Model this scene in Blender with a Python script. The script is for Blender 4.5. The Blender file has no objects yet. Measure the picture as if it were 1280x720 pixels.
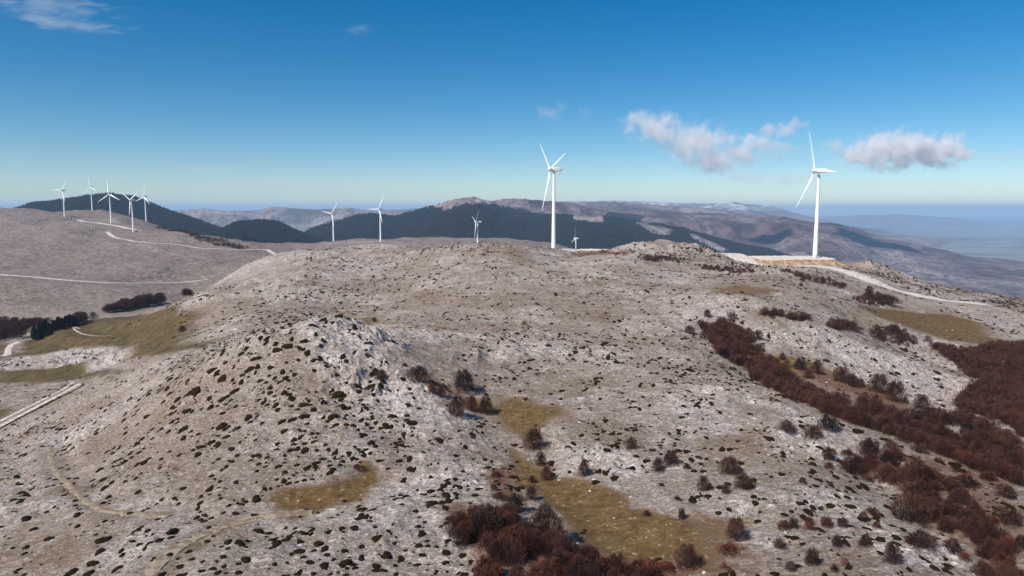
SKY_SAT, SKY_HUE, SKY_STR, SUN_E, SKY_TINT = 1.48, .496, .08, 4.7, (.98, .955, .95, 1)
HAZE_D, HAZE_C, EXPO = 4.3e-5, (.43, .67, .97, 1), 0.38
import bpy, math, random
import numpy as np
from mathutils import Vector, Matrix
random.seed(7); rng = np.random.default_rng(7)
sc = bpy.context.scene
COL = sc.collection
R = math.radians

# ------------------------------------------------------------------ camera
F = 865.0; PITCH = R(6.46); CAMZ = 60.0
cam_d = bpy.data.cameras.new('camera'); cam = bpy.data.objects.new('camera', cam_d); COL.objects.link(cam)
cam.location = (0, 0, CAMZ); cam.rotation_euler = (R(90) - PITCH, 0, 0)
cam_d.sensor_width = 36; cam_d.lens = 36 * F / 1280; cam_d.clip_start = 1; cam_d.clip_end = 200000
sc.camera = cam
sp_, cp_ = math.sin(PITCH), math.cos(PITCH)
def ray(u, v):
    """slopes dx/dy, dz/dy of the sight line towards a place seen at (u, v)"""
    a = (np.asarray(u, float) - 640) / F; b = (360 - np.asarray(v, float)) / F
    dy = cp_ + b * sp_; dz = -sp_ + b * cp_
    return a / dy, dz / dy
def at(u, v, Y):
    ax, az = ray(u, v); return float(ax * Y), float(Y), float(az * Y + CAMZ)

# ------------------------------------------------------------------ numpy noise
def _h(ix, iy, seed):
    n = (ix.astype(np.int64) * 374761393 + iy.astype(np.int64) * 668265263 + seed * 1442695041) & 0xffffffff
    n = ((n ^ (n >> 13)) * 1274126177) & 0xffffffff
    return ((n ^ (n >> 16)) & 0xffff) / 65535.0
def vnoise(x, y, seed=0):
    fx = np.floor(x); fy = np.floor(y); tx = x - fx; ty = y - fy
    tx = tx * tx * tx * (tx * (tx * 6 - 15) + 10); ty = ty * ty * ty * (ty * (ty * 6 - 15) + 10)
    ix = fx.astype(np.int64); iy = fy.astype(np.int64)
    a = _h(ix, iy, seed); b = _h(ix + 1, iy, seed); c = _h(ix, iy + 1, seed); d = _h(ix + 1, iy + 1, seed)
    return (a + (b - a) * tx) * (1 - ty) + (c + (d - c) * tx) * ty
def fbm(x, y, scale, octs=3, seed=0, rid=False):
    s = 0; amp = 1; tot = 0; c, q = math.cos(.6), math.sin(.6)
    x = np.asarray(x) / scale; y = np.asarray(y) / scale
    for o in range(octs):
        n = vnoise(x + 17.3 * o, y - 9.1 * o, seed + o)
        n = 1 - np.abs(2 * n - 1) * 1.6 if rid else 2 * n - 1
        s = s + n * amp; tot += amp; amp *= .5
        x, y = (x * c - y * q) * 2.03, (x * q + y * c) * 2.03
    return s / tot
def sstep(a, b, x):
    t = np.clip((x - a) / (b - a), 0, 1); return t * t * (3 - 2 * t)

# ------------------------------------------------------------------ near terrain: control heights
CP = """
640: 720 85;650 105;600 125;540 155;500 180;450 225;400 300;360 380;330 460;312 535
480: 720 86;660 102;600 124;540 150;500 168;455 195;360 430;330 520;308 600
320: 720 87;600 126;500 172;460 190;390 350;360 440;330 560
800: 720 85;600 125;540 152;480 195;430 250;380 330;345 430;325 520
880: 640 108;400 290;372 350;340 470
960: 720 84;640 106;600 122;540 148;480 190;430 252;395 300;360 375;340 450;329 540
1120: 720 83;650 103;600 122;540 155;505 195;440 290;400 370;365 480
1280: 720 88;650 106;600 130;520 190;450 290;410 400;385 480;375 545
1440: 720 90;600 140;500 240;430 370
160: 720 92;600 142;500 222;450 312;432 400;400 470
240: 400 370;365 480;450 240;480 200
0: 720 102;600 165;545 235;500 280;460 380;400 640;380 760;345 1000;320 1200;300 1450;280 1700;264 1950
-160: 720 110;600 180;500 330;400 700;345 1050;300 1500;262 1950
-400: 700 130;500 400;400 800;300 1500;262 1950
60: 500 270;460 370;415 520
100: 385 720;348 1020;320 1250;300 1500;280 1800;270 2100;265 2350
170: 365 850;350 1060;330 1200;310 1400;292 1780
240: 353 1100;330 1250;310 1430;298 1600
310: 318 1400
300: 345 530;335 580
340: 322 640
40: 266 2100
137: 279 1900
165: 291 1800
181: 276 2400
114: 264.5 2400
79: 271 2200
700: 316 590;330 500
768: 316 560;330 480
740: 312.5 665
694: 312.5 692
800: 313 585
900: 321 600
960: 324 590
1021: 322 612
1180: 395 410;375 470
1230: 430 340
1120: 345 560
1200: 362 560
1280: 373 590
1700: 720 100;500 260;400 500
"""
pts = []
for ln in CP.strip().splitlines():
    u, rest = ln.split(':')
    for q in rest.split(';'):
        v, Y = q.split(); x, y, z = at(float(u), float(v), float(Y)); pts.append((x / y, y, z - CAMZ))
# places hidden behind a crest: (u, Y, z)
for u, Y, z in [(430, 320, -51), (400, 380, -51), (300, 290, -52), (640, 760, -62), (560, 760, -60), (480, 760, -60), (400, 760, -68), (340, 760, -80),
                (640, 950, -110), (500, 1000, -110), (400, 1000, -108), (330, 950, -98), (700, 800, -58), (760, 780, -58), (800, 760, -66), (900, 760, -70), (1000, 740, -62), (1060, 720, -72), (1150, 700, -95),
                (1280, 760, -130), (1280, 680, -105), (700, 1200, -150), (1000, 1000, -150), (1280, 1000, -200), (500, 1400, -125), (600, 1450, -97), (475, 1750, -86), (417, 1870, -90),
                (720, 2200, -130), (850, 1800, -220), (1100, 1500, -280), (1440, 900, -190), (1440, 600, -110), (1700, 900, -200),
                (240, 650, -90), (200, 620, -94), (300, 760, -98), (240, 800, -108), (330, 1150, -98), (330, 2200, -150), (240, 2400, -110), (420, 2400, -150), (500, 3300, -230), (700, 3300, -260),
                (1000, 2500, -400), (1300, 2000, -430), (1700, 2000, -450), (1000, 3300, -500), (1700, 3300, -560), (300, 3300, -230), (100, 3300, -120), (-100, 3300, -90), (-500, 3300, -90), (-400, 2400, -10), (0, 2500, -30),
                (-400, 60, -62), (0, 60, -52), (640, 60, -47), (1280, 60, -50), (1700, 60, -52), (180, 560, -87), (130, 540, -86), (60, 620, -97)]:
    pts.append((float(ray(u, 330)[0]), Y, z))
P = np.array(pts)
KA, KS = 2.2, 1.0
def tp(r2): return np.where(r2 > 1e-12, .5 * r2 * np.log(np.maximum(r2, 1e-12)), 0)
cx, cs, cz = P[:, 0] * KA, np.log(P[:, 1]) * KS, P[:, 2]
n = len(P)
A = np.zeros((n + 3, n + 3)); A[:n, :n] = tp((cx[:, None] - cx) ** 2 + (cs[:, None] - cs) ** 2) + np.eye(n) * 2e-3
A[:n, n] = 1; A[:n, n + 1] = cx; A[:n, n + 2] = cs; A[n:, :n] = A[:n, n:].T
W = np.linalg.solve(A, np.concatenate([cz, [0, 0, 0]]))
ca = np.linspace(-1.55, 1.55, 360); cl = np.linspace(math.log(50), math.log(3600), 420)
g = np.zeros((420, 360))
for i, l in enumerate(cl):
    r2 = (ca[:, None] * KA - cx) ** 2 + (l * KS - cs) ** 2
    g[i] = tp(r2) @ W[:n] + W[n] + W[n + 1] * ca * KA + W[n + 2] * l * KS
def base(x, y):
    a = np.clip((x / y + 1.55) / 3.1 * 359, 0, 358.999); l = np.clip((np.log(y) - cl[0]) / (cl[-1] - cl[0]) * 419, 0, 418.999)
    i = l.astype(int); j = a.astype(int); fl = l - i; fa = a - j
    return (g[i, j] * (1 - fa) + g[i, j + 1] * fa) * (1 - fl) + (g[i + 1, j] * (1 - fa) + g[i + 1, j + 1] * fa) * fl
# local rises: (u, v, Y, half width x, half width y, height)
BUMPS = [(437, 430, 212, 18, 20, 3.6), (400, 440, 208, 24, 18, 2.6), (350, 450, 206, 30, 17, 3.0), (290, 470, 200, 30, 16, 2.4), (860, 322, 590, 46, 30, 7.5), (815, 318, 585, 30, 22, 4.0), (1062, 330, 575, 22, 22, 4.5), (1100, 335, 570, 30, 22, 5.0),
         (660, 314, 600, 36, 22, 4.0), (590, 310, 570, 60, 26, 4.5), (475, 308, 640, 45, 25, 4),
         (150, 440, 345, 20, 7, 4.0), (60, 450, 340, 30, 8, 3), (1120, 455, 262, 26, 20, 3), (1000, 405, 300, 30, 16, 3), (900, 392, 330, 20, 22, 4),
         (520, 500, 176, 12, 8, 2.0), (585, 330, 500, 30, 12, 3), (760, 560, 140, 9, 6, 1.2)]
BW = [(*at(u, v, Y)[:2], sx, sy, h) for u, v, Y, sx, sy, h in BUMPS]
def seg_dist(x, y, poly):
    d = np.full(np.shape(x), 1e9)
    for (x0, y0), (x1, y1) in zip(poly[:-1], poly[1:]):
        vx, vy = x1 - x0, y1 - y0
        t = np.clip(((x - x0) * vx + (y - y0) * vy) / (vx * vx + vy * vy), 0, 1)
        d = np.minimum(d, (x - x0 - t * vx) ** 2 + (y - y0 - t * vy) ** 2)
    return np.sqrt(d)
def line(pp): return [at(u, v, Y)[:2] for u, v, Y in pp]
GULLY = [(line([(905, 408, 275), (960, 470, 208), (1050, 495, 185), (1150, 535, 165), (1290, 590, 140)]), 11, 4.5),
         (line([(1085, 590, 127), (1150, 640, 108), (1260, 705, 92)]), 7, 2.0),
         (line([(600, 505, 178), (660, 570, 140), (720, 630, 112), (790, 690, 92)]), 10, 2.0),
         (line([(345, 640, 108), (400, 625, 114), (480, 600, 124)]), 8, 1.8),
         (line([(1090, 415, 345), (1200, 460, 270), (1290, 480, 240)]), 14, 4)]
def h1(x, y):
    z = base(x, y)
    for bx, by, sx, sy, h in BW:
        z = z + h * np.exp(-((x - bx) / sx) ** 2 - ((y - by) / sy) ** 2)
    for pl, w, dd in GULLY:
        z = z - dd * np.exp(-(seg_dist(x, y, pl) / w) ** 2)
    big = np.clip(y / 600, .25, 3)
    z = z + fbm(x, y, 130, 2, 11) * 2.2 * big + fbm(x, y, 38, 2, 12) * 1.1 * np.clip(big, .4, 1.6)
    fr = sstep(800, 1500, y)
    z = z + fr * (fbm(x, y, 420, 4, 15, True) - .3) * 22
    return z + CAMZ
YS = (1 / np.linspace(1 / math.sqrt(58), 1 / math.sqrt(3400), 1400)) ** 2
def unproj(u, v, ymin=60):
    ax, az = ray(u, v)
    ys = YS[YS > ymin]; z = h1(ax * ys, ys); d = az * ys + CAMZ - z
    k = np.where((d[:-1] > 0) & (d[1:] <= 0))[0]
    if len(k) == 0:
        if ymin > 60: return unproj(u, v)
        k = [int(np.argmin(np.abs(d)))]
        y = ys[k[0]]
    else:
        k = k[0]; t = d[k] / (d[k] - d[k + 1]); y = ys[k] + t * (ys[k + 1] - ys[k])
    return float(ax * y), float(y)

# roads: (points, half width, min distance)
def smooth(p, k=6):
    p = np.array(p, float); out = []
    q = np.vstack([2 * p[0] - p[1], p, 2 * p[-1] - p[-2]])
    for i in range(1, len(q) - 2):
        for t in np.linspace(0, 1, k, endpoint=False):
            out.append(.5 * ((2 * q[i]) + (q[i + 1] - q[i - 1]) * t + (2 * q[i - 1] - 5 * q[i] + 4 * q[i + 1] - q[i + 2]) * t * t + (3 * q[i] - q[i - 1] - 3 * q[i + 1] + q[i + 2]) * t ** 3))
    out.append(p[-1]); return np.array(out)
ROADS = []
def road(name, pp, hw, ymin=60, **k):
    pl = [(at(u, v, y0[0])[:2] if y0 else unproj(u, v, ymin)) for (u, v, *y0) in pp]
    ROADS.append((name, smooth(pl, k.get('k', 6)), hw))
road('access_road', [(902, 320.5, 610), (925, 325, 590), (960, 333, 560), (1000, 341, 530), (1050, 348, 510), (1100, 355, 490), (1140, 362, 480), (1185, 369, 470), (1232, 372.5, 470)], 9.0)
road('gravel_road', [(-60, 338), (0, 343), (50, 347), (100, 351.5), (150, 353.5), (200, 353.5), (240, 352), (262, 349)], 4.2, 800)
road('gravel_road', [(99, 275), (104, 277), (125, 279), (150, 283), (165, 286), (176, 289)], 7, 1200)
road('gravel_road', [(134, 290), (139, 294), (148, 298), (162, 300.5), (180, 303), (200, 304.5), (235, 308), (270, 310.5), (300, 312), (318, 312), (330, 312), (338, 314.5), (346, 319), (353, 324)], 4.2, 1000)
road('gravel_road', [(404, 305), (430, 303.5), (455, 302.5), (490, 302), (505, 303)], 4.0, 400)
road('gravel_road', [(3, 444), (9, 443), (11, 436), (15, 431), (24, 427.5)], 1.8, 250)
road('farm_track', [(-30, 547), (0, 533), (30, 517), (60, 501), (85, 488), (101, 479)], .8, 60)
road('farm_track', [(-30, 540), (0, 526.5), (30, 511.5), (60, 496.5), (80, 486), (93, 477)], .6, 60)
road('farm_track', [(100, 411), (92, 409), (94, 413), (105, 418), (125, 420), (142, 419)], .6, 300)
road('dirt_path', [(182, 726), (205, 697), (245, 672), (290, 655), (340, 644), (395, 640)], 1.15)
road('dirt_path', [(62, 560), (68, 585), (85, 605), (105, 625), (130, 638), (175, 643), (215, 646)], .8)
# gravel pads of the big turbines: centre, half sizes, top z
def padspec(u, v, Y, hx, hy):
    x, y, z = at(u, v, Y); return [x, y, hx, hy, z]
PADS = [padspec(731, 313.5, 690, 30, 26), padspec(988, 322.5, 607, 33, 22)]

def pad_mask(x, y, p, grow=0):
    dx = np.maximum(np.abs(x - p[0]) - p[2] - grow, 0); dy = np.maximum(np.abs(y - p[1]) - p[3] - grow, 0)
    return np.sqrt(dx * dx + dy * dy)

# ------------------------------------------------------------------ region masks, drawn on the ground as world polygons
def wpoly(px, ymin=60): return np.array([unproj(u, v, ymin) for u, v in px])
def inside(x, y, poly):
    r = np.zeros(np.shape(x), bool); m = len(poly)
    for i in range(m):
        x0, y0 = poly[i]; x1, y1 = poly[(i + 1) % m]
        if y0 == y1: continue
        c = ((y0 > y) != (y1 > y)) & (x < (x1 - x0) * (y - y0) / (y1 - y0) + x0); r ^= c
    return r
def pmask(x, y, poly, soft=2.0, wob=3.0, seed=0):
    """soft edged membership, the edge wandering by wob metres"""
    m = np.zeros(np.shape(x)); pad = soft + wob
    b = (x > poly[:, 0].min() - pad) & (x < poly[:, 0].max() + pad) & (y > poly[:, 1].min() - pad) & (y < poly[:, 1].max() + pad)
    if not b.any(): return m
    X, Y = x[b], y[b]
    X = X + fbm(X, Y, wob * 2.5, 3, seed + 50) * wob; Y = Y + fbm(X, Y, wob * 2.5, 3, seed + 77) * wob
    ins = inside(X, Y, poly); d = seg_dist(X, Y, list(map(tuple, poly)) + [tuple(poly[0])])
    m[b] = np.where(ins, sstep(-soft, soft, d), sstep(-soft, soft, -d)); return m
GRASS = [([(598, 508), (640, 500), (680, 500), (692, 520), (672, 545), (650, 553), (622, 535)], .9), ([(640, 560), (690, 590), (735, 596), (770, 620), (800, 632), (850, 645), (880, 665), (870, 690), (800, 702), (735, 690), (700, 655), (650, 600)], 1.0),
         ([(335, 622), (362, 608), (400, 600), (470, 583), (484, 600), (470, 622), (400, 637), (345, 646)], 1.0), ([(1075, 378), (1110, 384), (1180, 391), (1228, 404), (1236, 432), (1180, 430), (1130, 410)], .95),
         ([(868, 358), (930, 355), (985, 362), (950, 370), (895, 368)], .7), ([(618, 308), (670, 312), (680, 330), (620, 335)], .5), ([(468, 397), (496, 393), (498, 405), (472, 407)], .8),
         ([(950, 430), (985, 440), (1050, 470), (1110, 485), (1150, 510), (1060, 495), (985, 478), (950, 455)], .8), ([(160, 722), (215, 680), (265, 655), (330, 640), (395, 640), (300, 660), (250, 690), (220, 722)], .5),
         ([(60, 585), (85, 590), (120, 625), (220, 640), (215, 652), (120, 652), (75, 620)], .5), ([(540, 480), (620, 500), (640, 515), (600, 515), (545, 500)], .8), ([(880, 545), (960, 540), (1000, 580), (930, 600), (870, 580)], .4), ([(20, 640), (90, 660), (150, 700), (60, 722), (0, 722), (0, 660)], .45),
         ([(820, 640), (930, 650), (960, 700), (880, 722), (800, 722), (780, 705)], .7), ([(660, 460), (720, 455), (740, 490), (680, 500)], .45), ([(1180, 600), (1240, 620), (1240, 660), (1190, 640)], .5)]
GREEN = [([(22, 440), (50, 420), (95, 403), (180, 392), (225, 398), (243, 440), (205, 450), (150, 440), (100, 432)], 1.0), ([(0, 462), (100, 452), (180, 460), (100, 475), (0, 478)], .8), ([(0, 505), (45, 500), (20, 520), (0, 530)], .9), ([(-80, 430), (0, 425), (20, 440), (0, 455), (-80, 460)], .7),
         ([(225, 432), (262, 440), (240, 456), (215, 450)], .5)]
RED = [([(698, 314.5), (772, 316.5), (772, 321), (698, 320)], 1.0), ([(565, 630), (620, 632), (700, 680), (830, 695), (850, 722), (590, 722)], .9), ([(598, 580), (640, 585), (640, 625), (600, 625)], .8), ([(530, 455), (600, 490), (560, 510), (530, 480)], .6), ([(850, 620), (960, 660), (980, 722), (860, 722)], .4),
       ([(1060, 580), (1180, 650), (1230, 722), (1280, 722), (1280, 600), (1150, 570)], .6), ([(980, 455), (1090, 480), (1190, 520), (1080, 510), (990, 480)], .6), ([(960, 640), (1100, 640), (1140, 722), (960, 722)], .35)]
WHITE = [([(395, 395), (460, 395), (500, 460), (520, 480), (500, 520), (420, 500), (380, 440)], .8), ([(310, 690), (520, 640), (640, 640), (610, 722), (320, 722)], .35), ([(1180, 665), (1240, 722), (1150, 722), (1120, 690)], .8), ([(690, 545), (790, 570), (820, 610), (730, 590)], .8), ([(960, 500), (1060, 530), (1200, 620), (1100, 610), (960, 560)], .6), ([(1000, 400), (1200, 470), (1240, 500), (1100, 500), (960, 420)], .45), ([(560, 660), (620, 670), (600, 722), (540, 722)], .7), ([(880, 640), (950, 610), (960, 680), (900, 690)], .5), ([(60, 440), (150, 436), (160, 452), (60, 455)], .8), ([(470, 500), (560, 500), (600, 540), (500, 545)], .5),
         ([(95, 618), (120, 622), (125, 645), (100, 640)], .9)]
# thickets of bare shrubs
THICK = {
 'gully': [(872, 408), (900, 401), (928, 408), (948, 430), (968, 452), (1000, 478), (1040, 492), (1100, 512), (1150, 524), (1200, 522), (1245, 538), (1282, 556), (1282, 612), (1230, 592), (1150, 562), (1080, 536), (1010, 510), (945, 478), (895, 445)],
 'east': [(1150, 425), (1200, 442), (1240, 434), (1300, 432), (1300, 560), (1225, 525), (1185, 505), (1215, 485), (1232, 480), (1190, 455)],
 'lower': [(1065, 572), (1120, 566), (1160, 592), (1200, 622), (1230, 650), (1282, 690), (1282, 722), (1235, 722), (1220, 700), (1180, 668), (1150, 642), (1110, 605), (1080, 600)],
 'bottom': [(574, 660), (612, 640), (655, 652), (705, 688), (760, 706), (815, 718), (820, 735), (600, 735), (618, 700)],
 'ridge_a': [(1066, 374), (1085, 366), (1118, 372), (1116, 381), (1080, 381)],
 'ridge_b': [(940, 390), (970, 392), (1015, 400), (1010, 404), (960, 400)],
 'ridge_c': [(1030, 405), (1070, 410), (1078, 420), (1040, 413)],
 'ridge_d': [(1088, 414), (1110, 408), (1140, 420), (1150, 430), (1100, 425)],
 'ridge_e': [(798, 322), (830, 322), (850, 328), (815, 327)],
 'ridge_f': [(865, 331), (900, 334), (945, 341), (930, 344), (880, 337)],
 'ridge_g': [(975, 338), (1010, 345), (1060, 357), (1050, 361), (1000, 350)],
}
TW = {k: wpoly(v) for k, v in THICK.items()}
# ------------------------------------------------------------------ mesh helpers
def mesh_obj(name, V, faces, mat, parent=None, smooth_=False, link=True):
    me = bpy.data.meshes.new(name)
    V = np.asarray(V, np.float32); faces = np.asarray(faces, np.int32)
    me.vertices.add(len(V)); me.vertices.foreach_set('co', V.ravel())
    k = faces.shape[1]; me.loops.add(faces.size); me.loops.foreach_set('vertex_index', faces.ravel())
    me.polygons.add(len(faces)); me.polygons.foreach_set('loop_start', np.arange(0, faces.size, k, dtype=np.int32))
    me.polygons.foreach_set('use_smooth', np.full(len(faces), bool(smooth_)))
    me.update(calc_edges=True)
    if mat: me.materials.append(mat)
    o = bpy.data.objects.new(name, me)
    if link: COL.objects.link(o)
    if parent: o.parent = parent
    return o
def color_attr(me, name, arr):
    at_ = me.attributes.new(name, 'FLOAT_COLOR', 'POINT'); at_.data.foreach_set('color', np.asarray(arr, np.float32).ravel())
def grid_faces(nr, nc):
    i = np.arange(nr - 1)[:, None] * nc + np.arange(nc - 1)[None, :]
    i = i.ravel(); return np.stack([i, i + 1, i + nc + 1, i + nc], 1)
def tag(o, label=None, cat=None, group=None, kind=None):
    if label: o['label'] = label
    if cat: o['category'] = cat
    if group: o['group'] = group
    if kind: o['kind'] = kind
    return o

# ------------------------------------------------------------------ materials
def new_mat(name, rough=.9, spec=.2):
    m = bpy.data.materials.new(name); m.use_nodes = True; nt = m.node_tree
    b = nt.nodes['Principled BSDF']; b.inputs['Roughness'].default_value = rough; b.inputs['Specular IOR Level'].default_value = spec
    return m, nt, b
class NB:
    def __init__(s, nt): s.nt = nt; s.pos = nt.nodes.new('ShaderNodeNewGeometry').outputs['Position']
    def n(s, t, **k):
        x = s.nt.nodes.new(t)
        for a, b in k.items(): setattr(x, a, b)
        return x
    def link(s, a, b): s.nt.links.new(a, b)
    def noise(s, scale, det=4, rough=.6, dist=0, vec=None, typ=None):
        x = s.n('ShaderNodeTexNoise'); x.inputs['Scale'].default_value = scale; x.inputs['Detail'].default_value = det; x.inputs['Roughness'].default_value = rough; x.inputs['Distortion'].default_value = dist
        s.link(vec or s.pos, x.inputs['Vector']); return x.outputs['Fac']
    def vor(s, scale, feat='F1', vec=None, out='Distance'):
        x = s.n('ShaderNodeTexVoronoi', feature=feat); x.inputs['Scale'].default_value = scale; s.link(vec or s.pos, x.inputs['Vector']); return x.outputs[out]
    def ramp(s, fac, a, b):
        x = s.n('ShaderNodeMapRange', interpolation_type='SMOOTHSTEP'); x.inputs[1].default_value = a; x.inputs[2].default_value = b; s.link(fac, x.inputs[0]); return x.outputs[0]
    def math(s, op, a, b=None, c=None):
        x = s.n('ShaderNodeMath', operation=op)
        for i, q in enumerate((a, b, c)):
            if q is None: continue
            if isinstance(q, (int, float)): x.inputs[i].default_value = q
            else: s.link(q, x.inputs[i])
        return x.outputs[0]
    def mix(s, f, a, b):
        x = s.n('ShaderNodeMix', data_type='RGBA')
        for i, q in ((0, f), (6, a), (7, b)):
            if isinstance(q, (int, float)): x.inputs[i].default_value = q
            elif isinstance(q, tuple): x.inputs[i].default_value = (*q, 1)
            else: s.link(q, x.inputs[i])
        return x.outputs[2]
    def scaled(s, v):
        x = s.n('ShaderNodeVectorMath', operation='MULTIPLY'); s.link(s.pos, x.inputs[0]); x.inputs[1].default_value = v; return x.outputs[0]
    def bump(s, h, strength, dist, bs):
        x = s.n('ShaderNodeBump'); x.inputs['Strength'].default_value = strength; x.inputs['Distance'].default_value = dist; s.link(h, x.inputs['Height']); s.link(x.outputs[0], bs.inputs['Normal'])

def ground_material():
    m, nt, bs = new_mat('limestone_ground', .95, .1); q = NB(nt)
    at1 = q.n('ShaderNodeAttribute', attribute_name='mask_a'); at2 = q.n('ShaderNodeAttribute', attribute_name='mask_b')
    s1 = q.n('ShaderNodeSeparateColor'); q.link(at1.outputs['Color'], s1.inputs[0]); grass, green, red = s1.outputs
    s2 = q.n('ShaderNodeSeparateColor'); q.link(at2.outputs['Color'], s2.inputs[0]); white, rocky, far = s2.outputs
    big = q.noise(.018, 5, .6); mid = q.noise(.11, 5, .65, .4); sm = q.noise(.55, 5, .7, .6); fine = q.noise(2.6, 4, .7); tiny = q.noise(9, 3, .7)
    strat = q.noise(.5, 4, .65, .8, q.scaled((.35, 1.0, 2.6)))
    # pale limestone and the turf between it
    rock = q.mix(q.ramp(fine, .35, .66), (.21, .176, .160), (.515, .448, .412))
    rock = q.mix(q.ramp(strat, .5, .72), rock, (.62, .55, .50))
    turf = q.mix(q.ramp(fine, .3, .7), (.100, .068, .046), (.29, .214, .152))
    turf = q.mix(q.math('MULTIPLY', q.ramp(sm, .5, .7), .5), turf, (.35, .28, .22))
    cover = q.math('ADD', q.math('MULTIPLY', mid, .8), q.math('MULTIPLY', big, .7))
    cover = q.math('ADD', cover, q.math('MULTIPLY', sm, .75)); cover = q.math('ADD', cover, q.math('MULTIPLY', fine, .45))
    cover = q.math('SUBTRACT', cover, q.math('MULTIPLY', white, .34)); cover = q.math('SUBTRACT', cover, q.math('MULTIPLY', q.math('SUBTRACT', rocky, .5), .25))
    c = q.mix(q.math('MULTIPLY', q.ramp(cover, 1.10, 1.62), .88), rock, turf)
    g1 = q.noise(1.3, 3, .8, .3, q.scaled((.7, 1.2, 1.6))); g2 = q.noise(4.5, 2, .8)
    gm = q.math('ADD', q.math('MULTIPLY', q.ramp(g1, .38, .62), .8), q.math('MULTIPLY', q.ramp(g2, .38, .62), .5))
    gv = q.n('ShaderNodeMix', data_type='RGBA', blend_type='MULTIPLY'); gv.inputs[0].default_value = 1; q.link(c, gv.inputs[6])
    gc_ = q.n('ShaderNodeCombineColor'); gk = q.math('ADD', q.math('MULTIPLY', gm, .82), .46)
    for i_ in range(3): q.link(gk, gc_.inputs[i_])
    q.link(gc_.outputs[0], gv.inputs[7]); c = gv.outputs[2]
    eb = q.noise(.035, 4, .6, .8); c = q.mix(q.math('MULTIPLY', q.ramp(eb, .52, .67), .40), c, (.17, .118, .062))
    rb = q.noise(.05, 4, .6, .5, q.scaled((1.1, .9, 1.3))); c = q.mix(q.math('MULTIPLY', q.ramp(rb, .55, .69), .38), c, (.15, .085, .058))
    # bright bare crests and blocks
    blk = q.vor(.9, 'F1', out='Color'); sb = q.n('ShaderNodeSeparateColor'); q.link(blk, sb.inputs[0])
    edge = q.vor(.9, 'DISTANCE_TO_EDGE')
    bl = q.math('MULTIPLY', q.ramp(sb.outputs[0], .74, .8), q.ramp(edge, .04, .12))
    bl = q.math('MULTIPLY', bl, q.ramp(q.math('ADD', white, q.math('MULTIPLY', sm, .8)), .55, 1.1))
    c = q.mix(q.math('MULTIPLY', bl, .8), c, (.56, .52, .52))
    blk2 = q.vor(2.7, 'F1', out='Color'); sb2 = q.n('ShaderNodeSeparateColor'); q.link(blk2, sb2.inputs[0])
    c = q.mix(q.math('MULTIPLY', q.ramp(sb2.outputs[1], .82, .86), q.math('MULTIPLY', q.ramp(sm, .4, .65), .75)), c, (.50, .46, .46))
    # small dark tufts
    tf = q.vor(1.5, 'F1', out='Color'); st = q.n('ShaderNodeSeparateColor'); q.link(tf, st.inputs[0]); td = q.vor(1.5)
    tm = q.math('MULTIPLY', q.ramp(st.outputs[2], .80, .84), q.math('SUBTRACT', 1.0, q.ramp(td, .16, .34)))
    c = q.mix(q.math('MULTIPLY', tm, .75), c, (.055, .040, .030))
    # grass hollows
    gc = q.mix(q.ramp(sm, .3, .7), (.070, .043, .018), (.175, .108, .045)); gc = q.mix(q.math('MULTIPLY', q.ramp(mid, .52, .68), .7), gc, (.115, .083, .036))
    def edge_mask(a, k=.9):
        e = q.math('ADD', a, q.math('MULTIPLY', q.math('SUBTRACT', q.math('ADD', q.math('MULTIPLY', sm, .5), q.math('MULTIPLY', fine, .5)), .5), k)); return q.ramp(e, .22, .78)
    c = q.mix(edge_mask(grass, 2.0), c, gc)
    gr = q.mix(q.ramp(mid, .35, .65), (.052, .040, .017), (.115, .078, .034)); gr = q.mix(q.math('MULTIPLY', q.ramp(sm, .55, .7), .6), gr, (.17, .10, .055))
    c = q.mix(edge_mask(green, 1.7), c, gr)
    rd = q.mix(q.ramp(fine, .35, .65), (.10, .048, .032), (.21, .125, .09))
    c = q.mix(edge_mask(red, 1.6), c, rd)
    c = q.mix(q.math('MULTIPLY', tm, q.math('MULTIPLY', q.math('MAXIMUM', grass, green), .6)), c, (.045, .032, .015)); c = q.mix(q.math('MULTIPLY', q.ramp(sb2.outputs[1], .9, .93), q.math('MULTIPLY', q.ramp(sm, .45, .65), q.math('MAXIMUM', grass, green))), c, (.36, .31, .27))
    # distant pasture hill: smoother, brown with mauve stone
    fc = q.mix(q.ramp(mid, .38, .62), (.125, .093, .080), (.235, .185, .162)); fb = q.noise(.012, 6, .65, 0, q.scaled((.5, 1.2, 1))); fc = q.mix(q.ramp(fb, .42, .66), fc, (.155, .12, .10))
    fs = q.noise(.045, 6, .75, .5); fc = q.mix(q.math('MULTIPLY', q.ramp(fs, .55, .68), .6), fc, (.36, .31, .29))
    fe = q.noise(.016, 7, .72, 1.2, q.scaled((1.0, .45, 1.5))); fc = q.mix(q.math('MULTIPLY', q.ramp(fe, .52, .62), .55), fc, (.085, .062, .054))
    ff = q.noise(.18, 4, .75); fc = q.mix(q.math('MULTIPLY', q.ramp(ff, .48, .62), .7), fc, (.36, .31, .285))
    c = q.mix(far, c, fc)
    q.link(c, bs.inputs['Base Color'])
    hsum = q.math('ADD', q.math('MULTIPLY', fine, .5), q.math('MULTIPLY', tiny, .2)); hsum = q.math('ADD', hsum, q.math('MULTIPLY', strat, .6)); hsum = q.math('ADD', hsum, q.math('MULTIPLY', bl, .25))
    hsum = q.math('MULTIPLY', hsum, q.math('SUBTRACT', 1.0, q.math('MULTIPLY', q.math('MAXIMUM', grass, green), .8)))
    q.bump(hsum, .9, .8, bs)
    return m
M_ground = ground_material()

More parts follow.
